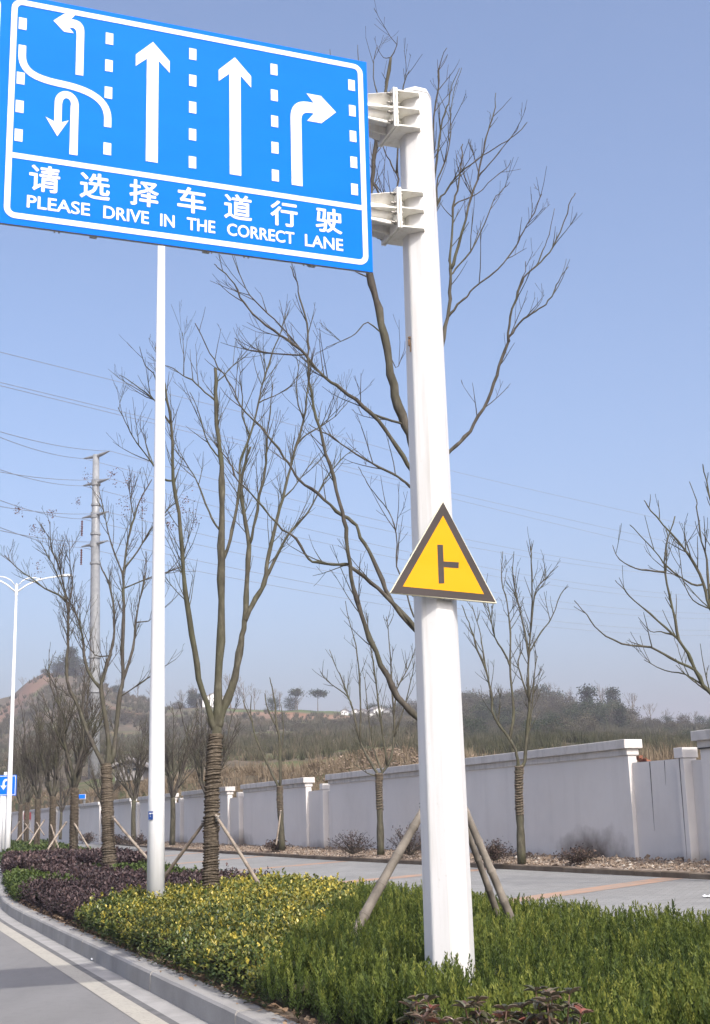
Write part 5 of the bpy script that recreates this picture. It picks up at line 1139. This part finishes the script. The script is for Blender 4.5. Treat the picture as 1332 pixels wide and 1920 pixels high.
for i in range(11000):
    x = r.uniform(-120, 1480); t = r.uniform(0.10, 1.0) ** 0.8; rs, zs = ter_ctrl(x); p = hill_pt(x, t)
    d = fbm(p[0] * 0.03, p[1] * 0.03, 71)
    if x < 760 and d < 0.36: continue
    if p[1] < rs[3] + 2: continue
    if 340 < x < 680 and t > 0.93: continue
    if (400 < x < 650 and 0.80 < t < 0.93 or 1165 < x < 1345 and 0.9 < t < 0.97 or 1005 < x < 1075 and 0.82 < t < 0.9) and r.random() < 0.8: continue
    if x < 48 and t > 0.75 and r.random() < 0.7: continue
    pts.append(p); hs.append(r.uniform(0.9, 2.4) * (0.35 + 0.65 * min(1, p[1] / 300))); cl.append(np.clip(-0.05 + 1.15 * d + r.normal(0, .14) - (0.15 if x > 780 else 0), 0, 1))
pts = np.array(pts); hs = np.array(hs); n = len(pts); V = fan_clumps(pts, hs, hs * 0.75, 26, 0.00055 * pts[:, 1] + 0.02, r)
stuff(mk('scrub', big_mesh('scrub', V, 3, np.repeat(cl, 26) + r.normal(0, .08, 26 * n)), M_scrub), 'grey-brown leafless scrub covering the hillside behind the wall', 'scrub')
pts = []
for i in range(9000):
    x = r.uniform(250, 1360) if r.random() < 0.8 else r.uniform(-60, 300); rs, zs = ter_ctrl(x); Y = rs[1] + (rs[3] + 4 - rs[1]) * r.random(); pts.append(terrain(x, Y))
pts = np.array(pts); n = len(pts); k = r.random(n) < np.where(pts[:, 0] > -8, 0.85, 1.0); pts = pts[k]; n = len(pts)
V = fan_clumps(pts, r.uniform(0.2, 0.7, n), r.uniform(0.25, 0.6, n), 9, 0.0006 * pts[:, 1] + 0.008, r)
stuff(mk('dry_grass', big_mesh('dry_grass', V, 3, np.repeat(np.clip(r.normal(0.5, .2, n), 0, 1), 9)), M_grass), 'tan dry grass on the bank showing over the wall', 'grass')
P = []
for i in range(1800):
    x = r.normal(690, 70); rs, zs = ter_ctrl(x); P.append(terrain(x, rs[1] + (rs[3] - rs[1]) * r.uniform(0.3, 0.9)) + UP * 0.35 * r.random())
V, a = stones(np.array(P), r.uniform(0.02, 0.075, len(P)), r); stuff(mk('rubble', big_mesh('rubble', V, 3, a * 0.75), M_rub), 'heap of pale rubble on the bank behind the wall left of the octagonal post', 'rubble')
# trees on the hill
M_ever = leafy('evergreen_foliage', [(0.0, (0.010, 0.018, 0.010)), (0.5, (0.028, 0.044, 0.022)), (1.0, (0.065, 0.082, 0.036))], 0.8, 0.1, 0.1)
M_mixed = leafy('dull_foliage', [(0.0, (0.035, 0.038, 0.024)), (0.5, (0.070, 0.068, 0.042)), (1.0, (0.115, 0.105, 0.065))], 0.85, 0.1, 0.1)
def hill_tree(kind, seed, H, Wd, label, loc, name='hillside_tree', group='trees on the far hillside', mat=None):
    r = np.random.default_rng(seed); root = thing(name, loc, label, 'tree', group); o = np.array(loc, float); tr = MB(); top = o + UP * H * 0.93 + np.array([r.normal(0, .05) * H, 0, 0])
    tr.tube([o - UP * 0.6, o + (top - o) * 0.5 + r.normal(0, .02 * H, 3), top], [H * 0.022, H * 0.014, H * 0.004], 6); mk('trunk', tr, M_bark_far, root)
    if kind == 'bare':
        T = Tree(seed); par = dict(PAR, levels=2, dens=(9.0 / H, 16.0 / H), len=(H * 0.24, H * 0.13), r0=(0.05, 0.04), rtip=0.022, rmax=0.4, kink=0.1)
        for i in range(9):
            t = r.uniform(0.25, 0.75); p = o + (top - o) * t; a = r.uniform(0, 2 * pi); D = norm(np.array([math.cos(a) * Wd / H * 1.3, math.sin(a) * Wd / H * 1.3, 0.9])); ln = (1 - t) * H * r.uniform(0.8, 1.05); q = [p]
            for _ in range(4): D = norm(D + UP * 0.10 + r.normal(0, .1, 3)); q.append(q[-1] + D * ln / 4)
            rd = np.linspace(0.07, 0.026, 5); T.crown.tube(q, rd, 4); T.twigs(q, rd, 0, par)
        mk('crown', T.crown, M_bark_far, root)
    else:
        P = []; nc = 60 if kind != 'pine' else 26
        for i in range(nc):
            if kind == 'cone': z = r.uniform(0.12, 1.0); R0 = Wd * 0.5 * (1.05 - z) * r.uniform(0.3, 1.0); a = r.uniform(0, 2 * pi); P.append((math.cos(a) * R0, math.sin(a) * R0, z * H, 0.10 * H))
            elif kind == 'pine': a = r.uniform(0, 2 * pi); R0 = Wd * 0.5 * math.sqrt(r.random()); P.append((math.cos(a) * R0, math.sin(a) * R0, H * (0.66 + 0.34 * r.random() * (1 - (R0 / Wd * 2) ** 2 * .8)), 0.07 * H))
            else: d = norm(r.normal(size=3)) * r.uniform(0.55, 1.0); P.append((d[0] * Wd * 0.5, d[1] * Wd * 0.5, H * 0.55 + d[2] * H * 0.42, 0.12 * H))
        if kind == 'pine':
            for px_, py_, pz_, _ in P[::3]: pass
        lv = np.concatenate([leaf_cards(o + np.array(q[:3]), 34, q[3] * np.array([1, 1, 0.7]), 0.035 * H + 0.04, r) for q in P]); sh = np.repeat(np.clip(r.normal(0.5, 0.22, len(P)), 0, 1), 34)
        mk('crown', big_mesh('crown', lv, 4, np.clip(sh + r.normal(0, .1, len(sh)), 0, 1)), mat or M_ever, root)
    return root
def place_hill(proto, x, y_base_t, Hpx, rz, lab):
    p = hill_pt(x, y_base_t); H = Hpx / FPX * p[1]; return p, H
PB = [hill_tree('bare', 400 + i, 10.0, w, lab, tuple(hill_pt(x, 0.99))) for i, (w, x, lab) in enumerate(((6.5, 1030, 'wide bare tree on the hill crest right of the octagonal post'), (5.0, 1127, 'tall bare tree with twin stems on the hill crest, centre of the right skyline'), (3.5, 1185, 'slender bare tree on the skyline above the white coping end')))]
Hs = (46, 58, 52)
for o_, x, hp in zip(PB, (1030, 1127, 1185), Hs):
    p = hill_pt(x, 0.99); k = hp / FPX * p[1] / 10.0 * 1.15; o_.scale = (k, k, k)
crest = [(890, 42, 0), (868, 34, 2), (915, 36, 1), (935, 36, 2), (975, 34, 0), (1068, 40, 1), (1100, 34, 2), (1150, 40, 0), (1216, 42, 2), (1247, 32, 1), (1300, 30, 0), (1328, 26, 1), (350, 40, 1), (420, 62, 0), (445, 50, 1), (465, 40, 2), (497, 40, 0), (546, 40, 1), (512, 34, 2), (640, 16, 1), (205, 30, 0), (240, 30, 2), (270, 32, 1), (325, 34, 0), (20, 20, 1)]
for x, hp, v in crest:
    p = hill_pt(x, 0.985); k = hp / FPX * p[1] / 10.0 * 1.15; dup(PB[v], p - UP * 0.3, r.uniform(0, 6), (k * 1.05, k * 1.05, k), 'small bare tree on the far skyline')
LE = 'dark evergreen tree on the far hillside'; LM = 'dull green bushy tree on the far hillside'
EV = [hill_tree('cone', 500, 10, 4.5, 'dark conifer with pointed top on the right hill crest', tuple(hill_pt(1148, 0.93))), hill_tree('round', 501, 8, 7.5, 'broad dark evergreen on the hill above the wall tree right of the octagonal post', tuple(hill_pt(1010, 0.95))), hill_tree('round', 502, 7, 6.0, LM, tuple(hill_pt(905, 0.9)), mat=M_mixed), hill_tree('round', 503, 6, 7.0, LM, tuple(hill_pt(960, 0.8)), mat=M_mixed)]
for o_, hp, h0, x in zip(EV, (62, 46, 40, 34), (10, 8, 7, 6), (1148, 1010, 905, 960)):
    k = hp / FPX * hill_pt(x, 0.93)[1] / h0; o_.scale = (k, k, k)
ev2 = [(1100, 0.80, 66, 0), (1112, 0.74, 52, 1), (1085, 0.72, 46, 1), (1160, 0.70, 48, 0), (1148, 0.78, 44, 1), (1130, 0.84, 40, 1), (880, 0.95, 40, 1), (895, 0.72, 42, 1), (928, 0.86, 40, 1), (905, 0.80, 40, 1), (1040, 0.96, 36, 1), (1030, 0.88, 40, 2), (1060, 0.90, 38, 2), (985, 0.92, 42, 2), (965, 0.95, 36, 3), (940, 0.93, 34, 3), (1000, 0.85, 36, 2), (1075, 0.84, 34, 3), (1180, 0.92, 26, 2), (1210, 0.95, 22, 3), (1248, 0.96, 24, 1), (1310, 0.97, 26, 1), (1285, 0.95, 16, 3), (1335, 0.97, 22, 1), (1225, 0.85, 20, 3), (1190, 0.8, 22, 2), (1170, 0.88, 30, 2), (860, 0.9, 34, 2), (850, 0.8, 34, 1), (945, 0.75, 34, 2), (1020, 0.75, 30, 3), (975, 0.7, 28, 2), (1050, 0.7, 26, 3), (915, 0.65, 26, 3),
       (345, 0.985, 34, 0), (352, 0.98, 30, 1), (362, 0.98, 26, 0), (318, 0.98, 16, 3), (500, 0.985, 26, 1), (533, 0.985, 28, 1), (690, 0.999, 24, 1), (710, 0.999, 22, 1), (745, 0.98, 30, 1), (765, 0.96, 32, 2), (735, 0.92, 26, 2), (100, 0.985, 40, 1), (112, 0.98, 52, 0), (125, 0.98, 40, 1), (85, 0.985, 26, 1), (138, 0.98, 26, 3), (150, 0.97, 22, 2), (170, 0.98, 22, 2), (200, 0.98, 18, 1), (215, 0.95, 18, 3), (250, 0.97, 14, 2), (60, 0.99, 12, 3),
       (620, 0.7, 22, 3), (655, 0.72, 24, 3), (690, 0.70, 26, 2), (640, 0.62, 20, 3), (575, 0.66, 18, 3), (440, 0.66, 18, 3), (480, 0.6, 18, 2), (720, 0.6, 24, 3), (755, 0.66, 26, 2), (330, 0.75, 22, 3), (300, 0.65, 22, 2), (380, 0.6, 18, 3), (260, 0.7, 22, 3), (230, 0.6, 20, 2), (180, 0.65, 24, 3), (140, 0.72, 26, 2), (110, 0.6, 24, 3), (90, 0.75, 26, 2), (60, 0.65, 20, 3)]
rq = np.random.default_rng(77)
for i in range(95):
    x = rq.uniform(775, 1345); t = rq.uniform(0.45, 0.97); lim = 1.0 if x < 1165 else 0.45
    if rq.random() < lim: ev2.append((x, t, rq.uniform(26, 46) * (1.0 if x < 1165 else 0.65), int(rq.integers(1, 4))))
for i in range(60):
    ev2.append((rq.uniform(-40, 620), rq.uniform(0.35, 0.8), rq.uniform(12, 26), int(rq.integers(2, 4))))
for x, t, hp, v in ev2:
    p = hill_pt(x, t); k = hp / FPX * p[1] / (10, 8, 7, 6)[v]; dup(EV[v], p - UP * 0.4, r.uniform(0, 6), (k * r.uniform(.85, 1.25), k * r.uniform(.85, 1.25), k), LE if v < 2 else LM)
p = hill_pt(585, 0.985); hill_tree('pine', 520, 44 / FPX * p[1], 34 / FPX * p[1], 'lone flat-topped pine standing on the open skyline', tuple(p))
p = hill_pt(542, 0.985); hill_tree('pine', 521, 44 / FPX * p[1], 20 / FPX * p[1], 'leaning pine with a small crown on the skyline left of the flat-topped pine', tuple(p))

# ---------------------------------------------------------------- far houses, shed, billboard, red board
M_hw = noisy('whitewash', (0.62, 0.62, 0.61), (0.74, 0.74, 0.73), 2.0, 0.9, 0.1); M_hr = noisy('grey_tile', (0.16, 0.15, 0.15), (0.25, 0.24, 0.23), 3.0, 0.9, 0.1); M_win = Mt('dark_window', (0.03, 0.035, 0.04), 0.2, 0.5).m
def house(loc, w, d, h, rz, label, name='white_farmhouse', group='white farmhouses on the ridge', wm=None):
    t = thing(name, loc, label, 'house', group); x, y, z = loc; b = MB(); b.prism([(-w / 2, -0.5), (w / 2, -0.5), (w / 2, h), (0, h + w * 0.22), (-w / 2, h)], (x, y, z), np.array([1.0, 0, 0]), UP, np.array([0, -1.0, 0]), -d / 2, d / 2); mk('wall', b, wm or M_hw, t)
    rf = MB()
    for sg in (-1, 1): rf.prism([(0, h + w * 0.22 + 0.02), (sg * (w / 2 + 0.35), h - 0.35 * 0.44 + 0.02), (sg * (w / 2 + 0.35), h - 0.35 * 0.44 + 0.2), (0, h + w * 0.22 + 0.22)][::sg], (x, y, z), np.array([1.0, 0, 0]), UP, np.array([0, -1.0, 0]), -d / 2 - 0.4, d / 2 + 0.4)
    mk('roof', rf, M_hr, t)
    for fx in (-0.28, 0.2):
        wi = MB(); wi.box((x + fx * w, y - d / 2 - 0.02, z + h * 0.55), (w * 0.14, 0.06, h * 0.32)); mk('window', wi, M_win, t)
    dr = MB(); dr.box((x + 0.0 * w, y - d / 2 - 0.02, z + h * 0.3), (w * 0.11, 0.06, h * 0.6)); mk('door', dr, M_win, t)
    t.rotation_euler[2] = rz; return t
for i, (x, t, wp, hp, rz, lab) in enumerate(((697, 0.982, 26, 12, 0.5, 'largest white gabled farmhouse of the ridge cluster left of the octagonal post'), (672, 0.975, 17, 9, -0.3, 'white farmhouse beside the largest one, on its left'), (656, 0.98, 16, 8, 0.2, 'white farmhouse in the middle of the ridge cluster'), (636, 0.982, 14, 6, 0.0, 'low white farmhouse at the left end of the ridge cluster'), (722, 0.98, 18, 9, -0.4, 'white farmhouse close to the left edge of the octagonal post'), (686, 0.90, 14, 5, 0.3, 'low pale outbuilding below the ridge cluster'), (388, 0.985, 44, 14, 0.1, 'long white building on the ridge behind the wrapped trunk beside the lamp pole'), (364, 0.985, 18, 14, 0.1, 'white end block at the left of the long ridge building'), (1050, 0.985, 20, 7, 0.2, 'low pale building half hidden among the crest trees right of the octagonal post'))):
    p = hill_pt(x, t); k = p[1] / FPX; house(tuple(p), wp * k, wp * k * 0.9, hp * k, rz, lab)
p = terrain(238, wallY(238) + 20); k = p[1] / FPX
zt = at_Y(238, 1452, p[1])[2]; house((p[0], p[1], zt), 50 * k, 5, 12 * k, 0.0, 'grey-roofed shed seen between the rope-wrapped trunk and the slim lamp pole', 'shed', None, noisy('shed_render', (0.16, 0.15, 0.15), (0.26, 0.25, 0.24), 1.5))
Y = wallY(150) + 4; q = at_Y(150, 1494, Y); k = Y / FPX
bbd = thing('billboard', (q[0], q[1], 0.6), 'small blue and white billboard standing behind the wall by the monopole', 'billboard')
mk('panel', MB().box(q, (22 * k, 0.1, 9 * k)), M_signw, bbd); mk('blue_field', MB().box(q + np.array([4 * k, -0.07, 0.5 * k]), (12 * k, 0.04, 7 * k)), M_blue, bbd)
for sx in (-8, 8): mk('post', MB().tube([(q[0] + sx * k, q[1] + 0.12, 0.3), (q[0] + sx * k, q[1] + 0.12, q[2])], 0.08, 8), M_galv, bbd)
Y = 108.0; q = at_Y(52, 1530, Y); k = Y / FPX
rd = thing('red_board', (q[0], q[1], 0.3), 'dull red board standing far off among the leftmost trunks', 'board'); M_red = noisy('dull_red', (0.17, 0.03, 0.035), (0.26, 0.06, 0.06), 2)
mk('panel', MB().box(q, (13 * k, 0.12, 13 * k)), M_red, rd)
for sx in (-5, 5): mk('leg', MB().tube([(q[0] + sx * k, q[1] + 0.1, 0.1), (q[0] + sx * k, q[1] + 0.1, q[2])], 0.06, 6), M_galv, rd)

# ---------------------------------------------------------------- power pylon and lines
YP = 150.0; kp = YP / FPX
pb0 = at_Y(177, 1500, YP); ptop = at_Y(180.5, 853, YP)
pyl = thing('power_pylon', (pb0[0], pb0[1], 1.0), 'tall grey steel monopole pylon with four crossarm tiers beyond the wall', 'pylon')
px_, py_ = pb0[0], pb0[1]
lev = [(0.0, 19), (0.45, 16), (0.75, 13.5), (1.0, 10)]
mp_ = MB().tube([(px_ + (ptop[0] - px_) * f, py_, 0.5 + (ptop[2] - 0.5) * f) for f, w in lev], [w * kp * 0.62 for f, w in lev], 16); mk('pole', mp_, M_galv, pyl, smooth=True)
jn = MB()
for f in (0.12, 0.36, 0.45, 0.70, 0.78, 0.86):
    c = np.array([px_ + (ptop[0] - px_) * f, py_, 0.5 + (ptop[2] - 0.5) * f]); w = np.interp(f, [l[0] for l in lev], [l[1] for l in lev]) * kp * 0.62; jn.tube([c - UP * 0.12, c + UP * 0.12], w * 1.22, 16)
mk('flange_joint', jn, M_galv, pyl)
tiers = ((862, 157, 206, 844), (911, 154, 206, 898), (972, 147, 208, 955), (1026, 151, 204, 1008))
Wd_ = norm(np.array([0.78, -0.62, 0])); ends_ = []
for i, (yc, xl, xr, yr) in enumerate(tiers):
    zc = at_Y(180, yc - 6, YP)[2]; c = np.array([px_ + (ptop[0] - px_) * 0.9, py_, zc]); L = 25 * kp / Wd_[0] * 1.22
    am = MB(); pair = []
    for sg in (-1, 1):
        e = c + Wd_ * sg * L + UP * (0.22 if i == 0 else 0.05); am.tube([c, c + (e - c) * 0.5, e], [0.25, 0.18, 0.06], 6); pair.append(e)
        if i in (2, 3) and sg < 0:
            ins = MB(); P = [e - UP * f for f in np.linspace(0.3, 2.2, 14)]; ins.tube(P, [0.14 if j % 2 else 0.07 for j in range(14)], 8); mk('insulator', ins, M_insul, pyl)
    mk('crossarm', am, M_galv, pyl); ends_.append(pair)
    if i: jb_ = MB().tube([c - UP * 0.35, c + UP * 0.35], 13 * kp * 0.62 * 1.1, 16); mk('flange_joint', jb_, M_galv, pyl)
def wire(P, label):
    tag(mk('power_line', MB().tube(P, 0.030, 5), M_wire, loc=P[0]), label, 'power line', 'high power lines crossing the sky')
def sag_line(a, b, sag, n=24): return [a + (b - a) * t - UP * sag * 4 * t * (1 - t) for t in np.linspace(0, 1, n)]
Lw = ((811, 797, 1105, 1100), (874, 877, 1128, 1120), (930, 942, 1160, 1150), (980, 985, 1190, 1180)); names = ('top', 'second', 'third', 'lowest')
for i, (l0, l1, r0, r1) in enumerate(Lw):
    for j, sd_ in enumerate(('near', 'far')):
        e = ends_[i][j]; yl = (l0, l1)[j]; yr = (r0, r1)[j] - (0 if i else 20)
        a = at_Y(-40, yl - 8 * (1 - j), 95.0); b = at_Y(1400, yr, 330.0)
        e2 = e - UP * (0 if i in (0, 1) else 0.1)
        wire(sag_line(a, e2, 0.5, 14)[:-1] + sag_line(e2, b, 3.5, 40), 'thin power line from the %s tier of the monopole, on its %s arm' % (names[i], sd_))
for i, (pts, lab) in enumerate(((((-20, 655), (300, 735), (700, 835), (860, 886), (1360, 1000)), 'highest power line passing above the monopole and behind the octagonal post'), (((-20, 712), (220, 770), (560, 852), (860, 927), (1360, 1040)), 'upper of two close power lines passing above the monopole'), (((-20, 718), (220, 777), (560, 861), (860, 938), (1360, 1058)), 'lower of two close power lines passing above the monopole'))):
    Pw = smooth_line(np.array([at_Y(x, y, 110 + 0.12 * (x + 20)) for x, y in pts]), 6); wire(list(Pw), lab)

# ---------------------------------------------------------------- hazy air
hz_ = MB().box((0, 780, 58.0), (2900, 1900, 120.0))
hm = bpy.data.materials.new('haze_air'); hm.use_nodes = True; ht = hm.node_tree; ht.nodes.clear()
pv = ht.nodes.new('ShaderNodeVolumePrincipled'); pv.inputs['Color'].default_value = (0.92, 0.88, 1.0, 1); pv.inputs['Density'].default_value = 0.00042; pv.inputs['Anisotropy'].default_value = 0.1
ho = ht.nodes.new('ShaderNodeOutputMaterial'); ht.links.new(pv.outputs[0], ho.inputs['Volume'])
stuff(mk('haze', hz_, hm), 'thin pale haze lying over the far hillside and ridge', 'haze')
